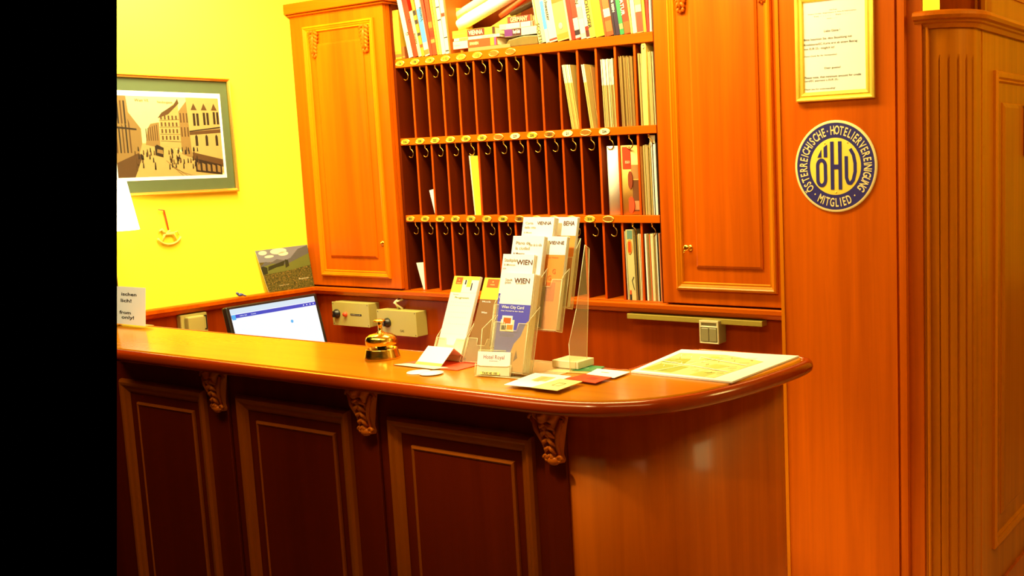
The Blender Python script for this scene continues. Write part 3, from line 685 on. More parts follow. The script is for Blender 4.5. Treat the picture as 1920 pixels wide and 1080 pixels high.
b = MB(Tp); UL = 2.395; a0, a1, c0, c1 = UL, u1-.012, v0+.014, v1-.020   # visible image area
def pl(pts, m, n): b.prism([(a0+(a1-a0)*x, c0+(c1-c0)*y) for x,y in pts], .0103, .0104+n*.00012, m)
pl([(0,0),(1,0),(1,1),(0,1)], SP[0], 0)
pl([(.05,0),(.95,0),(.50,.38),(.30,.42),(.22,.42)], SP[4], 1)                     # street
pl([(0,0),(.13,0),(.24,.42),(.24,.60),(.14,.80),(.13,1),(0,1)], SP[1], 2)          # left block
pl([(.0,0),(.15,0),(.23,.25),(.20,.30),(0,.18)], SP[2], 3)
for k in range(5): pl([(.01+.03*k,.30),(.022+.03*k,.30),(.022+.03*k,.58+.02*k),(.01+.03*k,.60+.03*k)], SP[3] if k%2 else SP[2], 4)
for k in range(4): pl([(.01+.03*k,.66),(.024+.03*k,.66),(.024+.03*k,.94),(.01+.03*k,.94)], SP[3 if k%2 else 2], 4)
pl([(0,.605),(.2,.58),(.2,.60),(0,.63)], SP[3], 5)
pl([(.27,.40),(.40,.36),(.41,.68),(.33,.66),(.30,.60)], SP[1], 2)                  # distant
for k in range(6): pl([(.28+.02*k,.45),(.288+.02*k,.45),(.288+.02*k,.60+.01*k),(.28+.02*k,.6+.01*k)], SP[2], 3)
pl([(.40,.40),(.60,.33),(.60,.96),(.42,.76)], SP[4], 3)                            # corner building
pl([(.40,.73),(.50,.78),(.61,.92),(.60,.98),(.56,.90),(.44,.80)], SP[2], 4)
for r_ in range(4):
    for k in range(5): pl([(.425+.035*k,.46+.085*r_),(.44+.035*k,.46+.085*r_),(.44+.035*k,.51+.085*r_),(.425+.035*k,.51+.085*r_)], SP[2], 5)
    pl([(.41,.445+.085*r_),(.60,.43+.095*r_),(.60,.436+.095*r_),(.41,.45+.085*r_)], SP[2], 5)
pl([(.60,.28),(.70,.22),(.70,.98),(.60,.82)], SP[1], 4)
pl([(.70,.12),(1,.02),(1,1),(.68,1)], SP[4], 5)                                    # right block
pl([(.69,.52),(1,.55),(1,.60),(.69,.56)], SP[2], 6); pl([(.69,.56),(1,.61),(1,.63),(.69,.575)], SP[3], 6)
for k in range(3):
    for j in (0,.035): pl([(.735+.10*k+j,.64+.01*k),(.757+.10*k+j,.64+.01*k),(.757+.10*k+j,.80+.01*k),(.735+.10*k+j,.80+.01*k)], SP[3], 7)
    pl([(.72+.10*k,.84),(.75+.10*k,.93),(.78+.10*k,.84)], SP[2], 7)
    pl([(.74+.10*k,.38),(.765+.10*k,.38),(.765+.10*k,.50),(.752+.10*k,.53),(.74+.10*k,.50)], SP[3], 7)
    pl([(.61+.03*k,.5),(.622+.03*k,.5),(.622+.03*k,.62),(.61+.03*k,.62)], SP[2], 7); pl([(.61+.03*k,.68),(.622+.03*k,.68),(.622+.03*k,.80),(.61+.03*k,.80)], SP[2], 7)
pl([(.70,.20),(1,.10),(1,.20),(.70,.30)], SP[2], 7); pl([(.72,.05),(.98,-.0),(.98,.13),(.72,.22)], SP[3], 8)
for k in range(5): pl([(.735+.05*k,.07-.008*k),(.765+.05*k,.06-.008*k),(.765+.05*k,.15-.01*k),(.735+.05*k,.17-.01*k)], SP[1], 9)
pl([(.35,.27),(.42,.24),(.43,.36),(.37,.40),(.35,.38)], SP[3], 8); pl([(.365,.30),(.42,.28),(.42,.33),(.37,.345)], SP[1], 9)   # tram
for k in range(4): pl([(.44+.03*k,.20-.05*k),(.45+.03*k,.20-.05*k),(.60+.04*k,.0),(.59+.04*k,.0)], SP[1], 3)
rnd = random.Random(5)
for k in range(70):
    x = rnd.choice([rnd.uniform(.16,.34), rnd.uniform(.45,.75)]); y = rnd.uniform(.03,.34) if x < .4 else rnd.uniform(.08,.32); h_ = .045+.05*(.35-y)
    pl([(x,y),(x+.012,y),(x+.010,y+h_),(x+.004,y+h_+.008)], SP[3 if k%3 else 2], 10+k%4)
b.clip(); b.build('street_print', photo, norm=False)
b = MB(Tp); b.text('Wien VII.', a0+(a1-a0)*.27, c0+(c1-c0)*.95,.0118,.012,SP[2],width=.060); b.text('Neubaugasse', a0+(a1-a0)*.48, c0+(c1-c0)*.93,.0118,.010,SP[2],width=.065); b.build('caption', photo, norm=False)

# gingerbread rocking-horse ornament on ribbon
hr_ = thing('rocking_horse_ornament', (XL+.006,2.585,1.36), 'yellow rocking horse ornament hanging by a red ribbon on the yellow wall', 'ornament')
HM = mat('straw_wood', (.86,.70,.12), .6)
b = MB(Tp); cy, cz = 2.585, 1.405
b.tube([(cy+.056*math.cos(a), cz+.012+.056*math.sin(a)*.85, .006) for a in [R(-155+13*k) for k in range(11)]], .0045, HM, seg=7)
b.tube([(cy-.030,cz-.020,.006),(cy-.020,cz+.008,.006),(cy+.018,cz+.008,.006),(cy+.028,cz-.022,.006)],[.004,.008,.008,.004],HM,seg=7)
b.tube([(cy-.018,cz+.008,.006),(cy-.030,cz+.028,.006),(cy-.042,cz+.020,.006)],[.008,.006,.004],HM,seg=7)
b.tube([(cy+.022,cz+.010,.006),(cy+.038,cz+.016,.006),(cy+.042,cz-.002,.006)],[.004,.003,.002],HM,seg=6)
b.tube([(cy-.008,cz+.012,.006),(cy+.002,cz+.020,.006),(cy+.008,cz+.012,.006)],.005,HM,seg=6)
b.build('horse', hr_)
b = MB(Tp); rr_ = [(cy,cz+.02,.006),(cy-.004,cz+.05,.006),(cy-.012,cz+.105,.006),(cy-.036,cz+.110,.006)]
b.tube(rr_, [.0025,.0035,.0035,.002], RED, seg=6); b.build('ribbon', hr_)

# calendar photo card leaning in the corner
cp = [U(506,549,0,-4.128),U(597,541,0,-4.128),U(590,460,0,-4.15),U(487,470,0,-4.15)]
zb0 = 1.1152
yA, yB = 3.015, 3.262
ca = thing('landscape_card', (-4.13,3.14,zb0), 'landscape picture card of a green alpine meadow leaning in the corner on the ledge', 'picture card')
Tca = frame_m((-4.128,yA,zb0), (0,1,0), (-.024,0,.19))
W_, H_ = yB-yA, .196
outl_c = [(0,0),(W_,0),(W_-.004,H_),(-.035,H_-.004)]
b = MB(Tca); b.prism(outl_c, -.002, 0, WHT); cc_ = b.build('card', ca)
b = MB(Tca)
def Lc(u,v):
    p, q = Vector(outl_c[0]).lerp(Vector(outl_c[1]),u), Vector(outl_c[3]).lerp(Vector(outl_c[2]),u); r = p.lerp(q,v); return (r.x,r.y)
def cpoly(pts, m, n): b.prism([Lc(*p) for p in pts], .0001, .0002+.0001*n, m)
def meadow():
    m, nt, p = _principled('meadow_print'); p.inputs['Roughness'].default_value = .5
    tc_ = nt.nodes.new('ShaderNodeTexCoord'); n = nt.nodes.new('ShaderNodeTexNoise'); n.inputs['Scale'].default_value = 160; n.inputs['Detail'].default_value = 6
    r = nt.nodes.new('ShaderNodeValToRGB'); e = r.color_ramp.elements; e[0].position = .35; e[0].color = (.03,.035,.005,1); e[1].position = .6; e[1].color = (.14,.12,.02,1)
    k = r.color_ramp.elements.new(.72); k.color = (.45,.2,.06,1)
    nt.links.new(tc_.outputs['Object'], n.inputs['Vector']); nt.links.new(n.outputs['Fac'], r.inputs[0]); nt.links.new(r.outputs[0], p.inputs['Base Color']); return m
MEA = meadow(); DGR = colm((.02,.03,.01)); SKY = colm((.20,.22,.28)); MTN = colm((.10,.11,.12)); CLD = colm((.80,.78,.60)); HIL = colm((.13,.16,.03))
cpoly([(0,0),(1,0),(1,1),(0,1)], MEA, 0)
cpoly([(0,.72),(1,.62),(1,1),(0,1)], SKY, 1)
for (u,v,ru,rv) in ((.12,.93,.08,.05),(.42,.93,.16,.07),(.50,.86,.10,.05),(.22,.83,.09,.03)):
    cpoly([(u+ru*math.cos(2*math.pi*k/14),min(.995,v+rv*math.sin(2*math.pi*k/14))) for k in range(14)], CLD, 2)
cpoly([(0,.62),(.12,.72),(.22,.68),(.35,.75),(.5,.70),(.62,.74),(.8,.93),(1,.99),(1,.6),(.5,.5)], MTN, 3)
cpoly([(0,.60),(.25,.66),(.5,.60),(.55,.62),(1,.80),(1,.52),(.6,.46),(0,.42)], HIL, 4)
cpoly([(0,.42),(.1,.44),(.12,.58),(.05,.62),(0,.60)], DGR, 5); cpoly([(.12,.50),(.30,.56),(.45,.58),(.5,.70),(.3,.64),(.15,.60)], DGR, 5)
cpoly([(.48,.52),(.56,.56),(.56,.70),(.50,.72)], DGR, 6)
b.text('Sommer in Tirol', *Lc(.35,.13), .001, .004, CRM, width=.05); b.text('Bergwiesen', *Lc(.80,.22), .001, .007, CRM, width=.055)
b.build('picture_print', cc_, norm=False)
# small blue figure on the ledge
bf = thing('blue_bird_clip', (-4.128,2.872,1.1145), 'tiny blue bird-shaped clip sitting on the left ledge above the monitor', 'clip')
BB = colm((.08,.10,.35)); b = MB(Matrix.Translation((-4.13,2.872,1.1145)))
b.ell((0,0,.009),(.008,.014,.007),BB); b.ell((0,-.014,.017),(.006,.006,.006),BB); b.tube([(0,.010,.008),(0,.024,.002),(0,.03,.001)],[.004,.003,.001],BB); b.build('body', bf)

# ---------------- monitor on desk ----------------
dk = thing('desk', (-3.8,2.8,0), 'low wooden work desk behind the counter under the monitor', 'desk')
MB().box((-4.155,2.18,.70),(-3.45,3.25,.735), WH).bevel(.003).clip().build('desk_top', dk)
for x in (-4.12,-3.5):
    for y in (2.5,3.2): MB().box((x-.02,y-.02,.001),(x+.02,y+.02,.6995), WV).build('leg', dk)
mon = thing('computer_monitor', (-3.8,2.86,.7355), 'black computer monitor with a glowing white screen behind the counter', 'monitor')
c1 = U(425,571,0,-3.92); c2 = U(590,556,0,-3.94)
Mo = Vector((c1.x,c1.y,0)); dirm = Vector((c2.x-c1.x, c2.y-c1.y, 0)).normalized(); wm = (Vector((c2.x,c2.y,0))-Mo).length
nx = dirm.cross(Vector((0,0,1)))  # out
lean = 13; upv = (-nx*math.sin(R(lean))+Vector((0,0,math.cos(R(lean)))))
topz = (c1.z+c2.z)/2+.002; Hm = .29
org = Vector((c1.x,c1.y,topz)) - upv*Hm
Tm = frame_m(org, dirm, upv)
b = MB(Tm); b.box((-.008,-.012,-.028),(wm+.010,Hm,0), BLK); b.bevel(.006,2); b.build('casing', mon)
def scrm(name, c, s):
    m = bpy.data.materials.new(name); m.use_nodes = True; p = m.node_tree.nodes['Principled BSDF']; p.inputs['Base Color'].default_value = (.02,.02,.02,1); p.inputs['Emission Color'].default_value = (*c,1); p.inputs['Emission Strength'].default_value = s; p.inputs['Roughness'].default_value = .3; return m
SW = scrm('screen_white', (.93,.97,1.0), 1.0); SB = scrm('screen_blue_bar', (.02,.05,.55), 1.0); SC = scrm('screen_cyan', (.05,.45,.9), 1); ST_ = scrm('screen_toolbar', (.72,.88,1.0), .9)
b = MB(Tm); b.box((.008,.012,.0002),(wm-.008,Hm-.012,.0008), SW); sc = b.build('screen', mon)
b = MB(Tm); b.box((.008,Hm-.034,.0009),(wm-.008,Hm-.012,.0012), ST_); b.box((.008,Hm-.052,.0012),(wm-.008,Hm-.037,.0016), SB)
b.box((.010,Hm-.058,.0012),(.028,Hm-.037,.0019), SC)
for k in range(4): b.ell((wm-.075+.018*k,Hm-.0445,.0017),(.003,.003,.0005), SW, seg=8, rings=4)
b.ell((wm*.66,Hm-.105,.001),(.007,.007,.0006), SC); b.text('Office 365', .065, Hm-.0445,.002,.005,SW,width=.035); b.text('Outlook', .115, Hm-.0445,.002,.005,SW,width=.025)
b.text('- -', wm*.66, Hm-.125,.001,.003,ST_,width=.01)
b.build('screen_content', sc, norm=False)
ft = Mo+dirm*wm*.5-nx*.08
b = MB(); b.box((ft.x-.09,ft.y-.12,.736),(ft.x+.10,ft.y+.12,.748), BLK); b.box((ft.x-.015,ft.y-.03,.748),(ft.x+.012,ft.y+.03,.93), BLK); b.bevel(.003); b.build('foot', mon)

# ---------------- electrical things ----------------
def ctl(px, label, col_=BEI, btn=False, txt=None):
    ya = 3.235
    a = U(*px[0],1,ya); c = U(*px[1],1,ya); d = U(*px[2],1,ya)
    x0,x1 = a.x, c.x; z1 = (a.z+c.z)/2; z0 = d.z
    o = thing('switch_box', ((x0+x1)/2,3.25,z0), label, 'control box')
    MB().box((x0,ya+.004,z0),(x1,3.2995,z1), col_).bevel(.002).build('housing', o)
    b = MB(Fy(ya+.0035)); b.box((x0-.001,z0-.001,0),(x1+.001,z1+.001,.0035), col_); b.bevel(.001,1)
    b.build('front_plate', o)
    b = MB(Fy(ya))
    for u in (x0+.007,x1-.007):
        for v in (z0+.007,z1-.007): b.ell((u,v,.0005),(.0025,.0025,.001), BLK, seg=8, rings=4)
    b.build('screws', o)
    kx = x0+(x1-x0)*(.13 if btn else .27); kz = z0+(z1-z0)*.50
    b = MB(Fy(ya,kx,kz)); b.lathe([(.021,0),(.021,.006),(.016,.010),(.015,.018),(.006,.019)],(0,0,0),BLK,seg=24,cap1=True); b.box((-.003,-.014,.018),(.003,.014,.026),BLK); k_ = b.build('rotary_switch', o)
    MB(Fy(ya,kx,kz)).box((-.0015,-.002,.0262),(.0015,.010,.0272),BRS).build('key_slot', k_)
    if btn:
        b = MB(Fy(ya,x0+(x1-x0)*.37,kz)); b.lathe([(.011,0),(.011,.006),(.009,.007),(.009,.012),(.001,.013)],(0,0,0),colm((.7,.08,.02)),seg=20); b.build('red_button', o)
        b = MB(Fy(ya)); b.box((x0+(x1-x0)*.50,kz-.004,0),(x0+(x1-x0)*.80,kz+.004,.001),BLK); b.text('HAUPTSCHALTER',x0+(x1-x0)*.65,kz,.0012,.003,CRM,width=(x1-x0)*.26); b.build('name_strip', o, norm=False)
    if txt: MB(Fy(ya)).text(txt,x0+(x1-x0)*.63,z0+(z1-z0)*.20,.0006,.010,INK,width=.024).build('lettering', o, norm=False)
ctl([(622,566),(690,570),(692,614)], 'beige control box with a black switch and a red button under the ledge', btn=True)
ctl([(706,581),(779,585),(781,632)], 'beige control box marked GAS with one black switch under the ledge', txt='GAS')
b = MB(); b.tube([(-3.60,3.285,1.03),(-3.585,3.25,1.065),(-3.60,3.285,1.072)],.005,CRM); b.tube([(-3.575,3.285,1.03),(-3.595,3.255,1.06),(-3.575,3.288,1.072)],.005,CRM)
b.build('cable', None, 'short cream cables between the GAS control box and the ledge', 'cable')
# right double switch
a = U(1311,600,1,3.245); c = U(1347,604,1,3.245); d = U(1311,643,1,3.245)
sw = thing('light_switch', ((a.x+c.x)/2,3.27,d.z), 'grey double light switch box on the panelling under the right cabinet', 'light switch')
GR = mat('grey_plastic', (.30,.27,.13), .4); GR2 = mat('pale_plastic', (.72,.66,.38), .4)
MB().box((a.x,3.246,d.z),(c.x,3.2995,a.z), GR).bevel(.004).build('housing', sw)
b = MB(Fy(3.2455)); b.frame(a.x,c.x,d.z,a.z,[(0,0),(.001,.003),(.004,.003),(.006,.001)],GR2); b.frame(a.x+.003,c.x-.003,a.z-.026,a.z-.003,[(0,0),(.001,.003),(.004,.003),(.006,.001)],GR2); b.build('rim', sw)
mx_ = (a.x+c.x)/2
for x0,x1 in ((a.x+.008,mx_-.001),(mx_+.001,c.x-.008)): MB(Fy(3.2455)).box((x0,d.z+.008,0),(x1,a.z-.028,.004), GR).bevel(.0015,1).build('rocker', sw)
# socket on left wall
s0 = U(338,592,0,XL+.03); s1 = U(388,588,0,XL+.03)
so = thing('wall_socket', (XL+.02,(s0.y+s1.y)/2,.99), 'cream socket outlets with a plug on the dark panelling below the left ledge', 'socket')
b = MB(Fx(XL+.0005)); b.box((s0.y,.98,0),(s1.y,s0.z,.03), BEI); b.bevel(.004); b.build('housing', so)
b = MB(Fx(XL+.031)); b.box((s0.y+.015,.985,0),(s1.y-.03,s0.z-.008,.028), BEI); b.bevel(.006); b.build('plug', so)
MB(Fx(XL+.031)).frame(s1.y-.024,s1.y-.004,1.0,s0.z-.012,[(0,0),(0,.002),(.003,.002),(.004,0)],BLK).build('outlet', so)
# metal rail beneath ledge
MB().box((-2.34,3.262,1.052),(-1.757,3.2995,1.0715), mat('yellowed_metal',(.45,.36,.06),.4,.3)).bevel(.002).build('light_rail', None, 'thin yellowish metal light strip fixed below the ledge under the right cabinet', 'light strip')
# small white label & clip near cabinet corner (on the panelling right of the monitor)
MB(Fy(YW-.0005)).box((-4.03,1.035,0),(-4.00,1.045,.003), CRM).build('sticker', None, 'tiny cream sticker on the dark panelling right of the monitor', 'sticker')

# ---------------- notice frame and round sign on column ----------------
nf = thing('notice_frame', (-1.45,3.23,1.82), 'gold framed white notice in German and English hanging on the column', 'framed notice')
a = U(1488,0,1,3.225); c = U(1490,193,1,3.225); d = U(1638,182,1,3.225)
fx0, fx1, fz0 = a.x, d.x, (c.z+d.z)/2; fz1 = U(1488,0,1,3.225).z+.018
Tn = Fy(3.2395)
b = MB(Tn); b.frame(fx0,fx1,fz0,fz1,[(0,0),(0,.012),(.004,.017),(.010,.016),(.014,.010),(.019,.012),(.026,.011),(.030,.006),(.030,.004)],GOLD); b.build('frame', nf)
b = MB(Tn); b.box((fx0+.028,fz0+.028,.001),(fx1-.028,fz1-.028,.005), WHT); pp_ = b.build('paper', nf)
b = MB(Tn)
def nt_(s_, px, py, wpx, h, m=INK):
    q = U(px,py,1,3.235); r0 = U(px-wpx/2,py,1,3.235); r1 = U(px+wpx/2,py,1,3.235); b.text(s_, q.x, q.z, .0056, h, m, width=r1.x-r0.x, bold=.008)
nt_('Hotel Royal',1562,18,14,.003); nt_('Inhaber Familie - Singerstrasse 3, Wien & Stephansplatz',1560,23,90,.003,BRINK); nt_('Tel. - - - - -    Fax - - - -',1560,28,70,.003,BRINK); nt_('www - - - -',1560,34,20,.003,BRINK)
nt_('Liebe Gäste !',1560,57,30,.007)
nt_('Bitte beachten Sie, dass Bezahlung mit',1552,72,90,.007); nt_('Kreditkarte/EC-Karte erst ab einem Betrag',1557,81,100,.007); nt_('von EUR 25,- möglich ist!',1536,91,57,.007)
nt_('Vielen Dank für Ihr Verständnis!',1538,104,62,.005)
nt_('Dear guests!',1561,127,30,.006); nt_('Please note, that minimum amount for credit',1561,143,106,.007); nt_('card/EC payment is EUR 25,-',1541,151,64,.006); nt_('Thank you for understanding!',1537,167,58,.005)
b.build('notice_text', pp_, norm=False)
# round sign
a = U(1491,311,1,3.236); c = U(1645,309,1,3.236); e_ = U(1568,225,1,3.236); g = U(1568,398,1,3.236)
rx = (c.x-a.x)/2; rz = (e_.z-g.z)/2; sx_, sz_ = (a.x+c.x)/2, (e_.z+g.z)/2; rad = (rx+rz)/2
Tsg = Fy(3.2395, sx_, sz_) @ Matrix.Diagonal((rx/rad, rz/rad, 1, 1))
sg = thing('enamel_sign', (sx_,3.236,sz_-rad), 'round blue and yellow enamel sign on the column below the gold framed notice', 'sign')
NAV = mat('navy_enamel', (.035,.03,.20), .3); YEN = mat('pale_yellow_enamel', (.90,.72,.10), .3); CEN = mat('cream_enamel', (.92,.75,.35), .3)
b = MB(Tsg); b.lathe([(rad,0),(rad,.003),(rad*.985,.0045),(rad*.945,.0045)],(0,0,0),CEN,seg=72); b.lathe([(rad*.945,.0045),(rad*.62,.0045)],(0,0,0),NAV,seg=72); b.lathe([(rad*.62,.0046),(rad*.60,.005),(.001,.005)],(0,0,0),YEN,seg=72); pl_ = b.build('plate', sg)
b = MB(Tsg)
def ringtext(s_, a0, a1, r, h, inward=False):
    n = len(s_)
    wts = [ .5 if ch_ in 'I' else (.6 if ch_ == '·' else 1.0) for ch_ in s_]; tot = max(1e-6, sum(wts)-(wts[0]+wts[-1])/2); acc = 0
    for i, ch_ in enumerate(s_):
        if i: acc += (wts[i-1]+wts[i])/2
        a_ = R(a0+(a1-a0)*acc/tot); x, y = r*math.cos(a_), r*math.sin(a_)
        if ch_ in ' ': continue
        if ch_ == '·': b.ell((x,y,.005),(.0028,.0028,.0006),CEN,seg=8,rings=4); continue
        rot = a_-math.pi/2 if not inward else a_+math.pi/2
        b.text(ch_, x, y, .0052, h, CEN, rot=rot, width=None, bold=.02)
_tx = b.text
def ctext(ch_, x, y, n, h, m, rot=0, width=None, bold=0):
    me = textcurve(ch_, bold); xs = [v.co.x for v in me.vertices]; ys = [v.co.y for v in me.vertices]
    H0 = .72; sy = h/H0; sxx = sy*.60
    ox = (min(xs)+max(xs))/2; oy = (min(ys)+min(ys)+H0)/2
    L = Matrix.Translation((x,y,n)) @ Matrix.Rotation(rot,4,'Z') @ Matrix.Diagonal((sxx,sy,1,1)) @ Matrix.Translation((-ox,-oy,0))
    X = b.T @ L; k = b.mi(m); vv = [b.bm.verts.new(X @ v.co) for v in me.vertices]
    for p in me.polygons:
        try: fc = b.bm.faces.new([vv[i] for i in p.vertices]); fc.material_index = k
        except ValueError: pass
    bpy.data.meshes.remove(me)
b.text = ctext
rt_ = rad*.785; hh_ = rad*.19
ringtext('ÖSTERREICHISCHE', 217, 110, rt_, hh_); ringtext('·', 103, 103, rt_, hh_)
ringtext('HOTELIERVEREINIGUNG', 94, -38, rt_, hh_)
ringtext('MITGLIED', 242, 294, rt_, hh_, True)
ringtext('·', 230, 230, rt_, hh_); ringtext('·', 306, 306, rt_, hh_)
b.build('ring_lettering', pl_, norm=False)
b = MB(Tsg); s_ = rad*.6; n0, n1 = .0051, .0062
def bar(x0,y0,x1,y1): b.box((x0*s_,y0*s_,n0),(x1*s_,y1*s_,n1), NAV)
def loop(P, w_):
    o, i_ = [], []
    k = len(P)
    for q in range(k):
        p = Vector(P[q]); d = (Vector(P[(q+1)%k])-Vector(P[q-1])).normalized(); nn = Vector((d.y,-d.x)); o.append(p+nn*w_/2); i_.append(p-nn*w_/2)
    b.rings([[(p.x*s_,p.y*s_,n0) for p in o],[(p.x*s_,p.y*s_,n1) for p in o],[(p.x*s_,p.y*s_,n1) for p in i_],[(p.x*s_,p.y*s_,n0) for p in i_]], NAV, smooth=False)
bar(-.19,-.84,-.05,.90); bar(.13,-.84,.27,.90); bar(-.05,-.10,.13,.07)
loop([(-.56+.16*math.cos(a), (.02 if math.sin(a) > 0 else -.46)+.22*math.sin(a)) for a in [2*math.pi*k/28 for k in range(28)]], .13)
b.prism([(-.72*s_,.34*s_),(-.56*s_,.34*s_),(-.56*s_,.62*s_)], n0, n1, NAV); b.prism([(-.46*s_,.34*s_),(-.32*s_,.34*s_),(-.32*s_,.80*s_),(-.46*s_,.70*s_)], n0, n1, NAV)
P = [(.45,.34),(.45,-.42),(.52,-.60),(.62,-.62),(.72,-.50),(.80,-.20),(.80,.10),(.74,.40),(.62,.60)]
for q in range(len(P)-1):
    p0, p1 = Vector(P[q]), Vector(P[q+1]); d = (p1-p0).normalized(); nn = Vector((-d.y,d.x))*.065; p0 = p0-d*.02; p1 = p1+d*.02
    b.prism([((p0-nn).x*s_,(p0-nn).y*s_),((p1-nn).x*s_,(p1-nn).y*s_),((p1+nn).x*s_,(p1+nn).y*s_),((p0+nn).x*s_,(p0+nn).y*s_)], n0, n1-.0001*q, NAV)
b.build('monogram', pl_)
b = MB(Tsg)
for x,y in ((-.42,.86),(.52,.86),(0.02,-.96)): b.ell((x*s_*.98,y*s_*.98,.0055),(.0028,.0028,.0012),BRS,seg=8,rings=4)
b.build('screws', sg)

# ---------------- things standing in the pigeonholes ----------------
ORD_ = ['first','second','third','fourth','fifth','sixth','seventh','eighth','ninth','tenth','eleventh','twelfth','thirteenth','fourteenth','fifteenth']
ROWN = ['top','middle','bottom']
def slab(row, x0, th, h, lean, m, y0=YW+.006, dep=.19, z_off=.0008, name='leaflet', label=None, group=None, cat='leaflet', top=None, spinew=None):
    """upright booklet seen by its spine; x0 = left bottom, lean degrees to the left"""
    z = SH[row+1][1]+z_off; a = R(lean)
    T = frame_m((x0,y0,z), (math.cos(a),0,math.sin(a)), (-math.sin(a),0,math.cos(a)))
    b = MB(T); b.box((0,0,-dep),(th,h,0), m)
    if lean > 0: b.bm.transform(Matrix.Translation((0,0,0)))
    o = b.build(name, None, label, cat, group)
    if top:
        t = MB(T); t.box((0,h*top[0],.0001),(th,h*top[1],.0005), top[2]); t.build('printed_band', o)
    return o
PAP0 = [colm((.72,.60,.24)), colm((.80,.74,.42)), colm((.55,.40,.12)), colm((.42,.27,.07)), colm((.68,.55,.24)), colm((.34,.20,.05)), colm((.60,.48,.18))]
def stack(row, hole, n, xa, xb_, h, lean, lab, cover=None, th=None, jitter=.006, topband=None, seed=0, pal=None):
    rn = random.Random(seed+row*20+hole); step = (xb_-xa)/n; g = lab[0]
    for i in range(n):
        hh = h-rn.uniform(0,jitter); m = (pal or PAP)[rn.randrange(len(pal or PAP))]
        lf = lean(i/n) if callable(lean) else lean
        slab(row, xa+step*i+.0002, step*.70, hh, lf, m, y0=YW+.006+rn.uniform(0,.006), dep=.18, label=lab[1], group=g, top=topband, z_off=.0008+ .0 + abs(math.sin(R(lf)))*0)
hx_ = lambda i: X0+PITCHX*i+.0045
he_ = lambda i: X0+PITCHX*(i+1)-.0045
PAP = [colm((a*.62,b*.58,c*.5)) for a,b,c in ((.72,.60,.24),(.85,.80,.50),(.55,.40,.12),(.42,.27,.07),(.68,.55,.24),(.30,.17,.04),(.60,.48,.18))]
TB = (.72,1.0,mat('pale_cream_paper',(.92,.88,.62),.6))
TN = [colm((.50,.33,.08)),colm((.58,.42,.12)),colm((.42,.26,.06))]
stack(0,10,11,hx_(10)+.040,he_(10)-.001,.250,8.0,('cream leaflets leaning in the eleventh hole','narrow cream leaflet in the leaning stack filling the eleventh hole of the top row'),topband=TB,pal=TN,jitter=.002)
stack(0,11,5,hx_(11)+.040,he_(11)-.022,.245,7.5,('cream leaflets leaning in the twelfth hole','thin cream leaflet leaning in the twelfth hole of the top row'),topband=TB,pal=TN,jitter=.002)
slab(0, he_(11)-.017, .0022, .235, 6.5, colm((.62,.30,.08)), dep=.21, y0=YW+.03, label='brown booklet leaning at the right of the twelfth hole in the top row', cat='booklet', name='booklet')
stack(0,12,9,hx_(12)+.019,he_(12)-.004,.256,1.5,('pale leaflets in the thirteenth hole','pale leaflet standing in the thirteenth hole of the top row'),topband=(.62,1.0,TB[2]),pal=PAP[:5],jitter=.004)
stack(0,13,14,hx_(13)+.012,he_(13)-.004,.262,1.2,('tan leaflets in the fourteenth hole','thin tan paper in the tight stack of the fourteenth hole, top row'),pal=[PAP[2],PAP[3],PAP[5],PAP[6]],jitter=.010)
stack(0,14,4,hx_(14)+.009,hx_(14)+.024,.265,1.0,('papers left of the yellow folder','cream paper left of the tall yellow folder in the last hole, top row'),pal=PAP[:3])
b = MB(Fy(YW+.003,0,0)); fx_ = hx_(14)+.026; z = SH[1][1]+.001
b.prism([(fx_,z),(fx_+.021,z),(fx_+.022,z+.288),(fx_+.018,z+.300),(fx_+.005,z+.300),(fx_+.001,z+.288)], -.18, 0, colm((.85,.72,.15)))
b.ell((fx_+.011,z+.283,.0005),(.004,.008,.001),INK,seg=12,rings=4); b.ell((fx_+.011,z+.283,.001),(.0025,.006,.001),CRM,seg=12,rings=4); b.build('folder', None, 'tall yellow folder with a rounded top in the last hole of the top row', 'folder')
stack(0,14,4,hx_(14)+.052,he_(14)-.002,.268,1.0,('papers right of the yellow folder','white paper right of the tall yellow folder in the last hole, top row'),pal=PAP[:2]+[PAP[4]])
# middle row
b = MB(Fy(YW+.010,0,0)); z = SH[2][1]+.001; xe = he_(1)
b.prism([(xe-.005,z),(xe-.001,z),(xe-.001,z+.112),(xe-.031,z+.106)], -.004, 0, WHT); b.build('note_card', None, 'white wedge of a note card standing in the second hole of the middle row', 'card')
yb_ = thing('booklet', (hx_(4)+.05,YW+.05,SH[2][1]+.001), 'bright yellow booklet standing in the fifth hole of the middle row', 'booklet')
T5 = Fy(YW+.006,0,SH[2][1]+.001); YB = colm((.88,.82,.03)); xa = hx_(4)+.033; xz = he_(4)-.001
b = MB(T5); b.prism([(xa+.012,0),(xz-.001,0),(xz-.004,.245),(xa+.0,.245)], -.15, -.002, YB); b.build('cover', yb_)
b = MB(T5); b.prism([(xa+.005,0),(xa+.0115,0),(xa-.001,.247),(xa-.009,.247)], -.14, -.004, CRM); b.build('pages', yb_)
b = MB(T5); b.text('JOURNAL', (xa+xz)/2+.004,.12,.0005,.014,colm((.72,.66,.02)),rot=math.pi/2); b.build('spine_lettering', yb_, norm=False)
rl = MB(); xr = X0+PITCHX*12+.038; rl.lathe([(.001,0),(.0335,0),(.0335,.262),(.029,.262),(.029,.258),(.001,.258)],(xr,YW+.045,SH[2][1]+.001),WHT,seg=36)
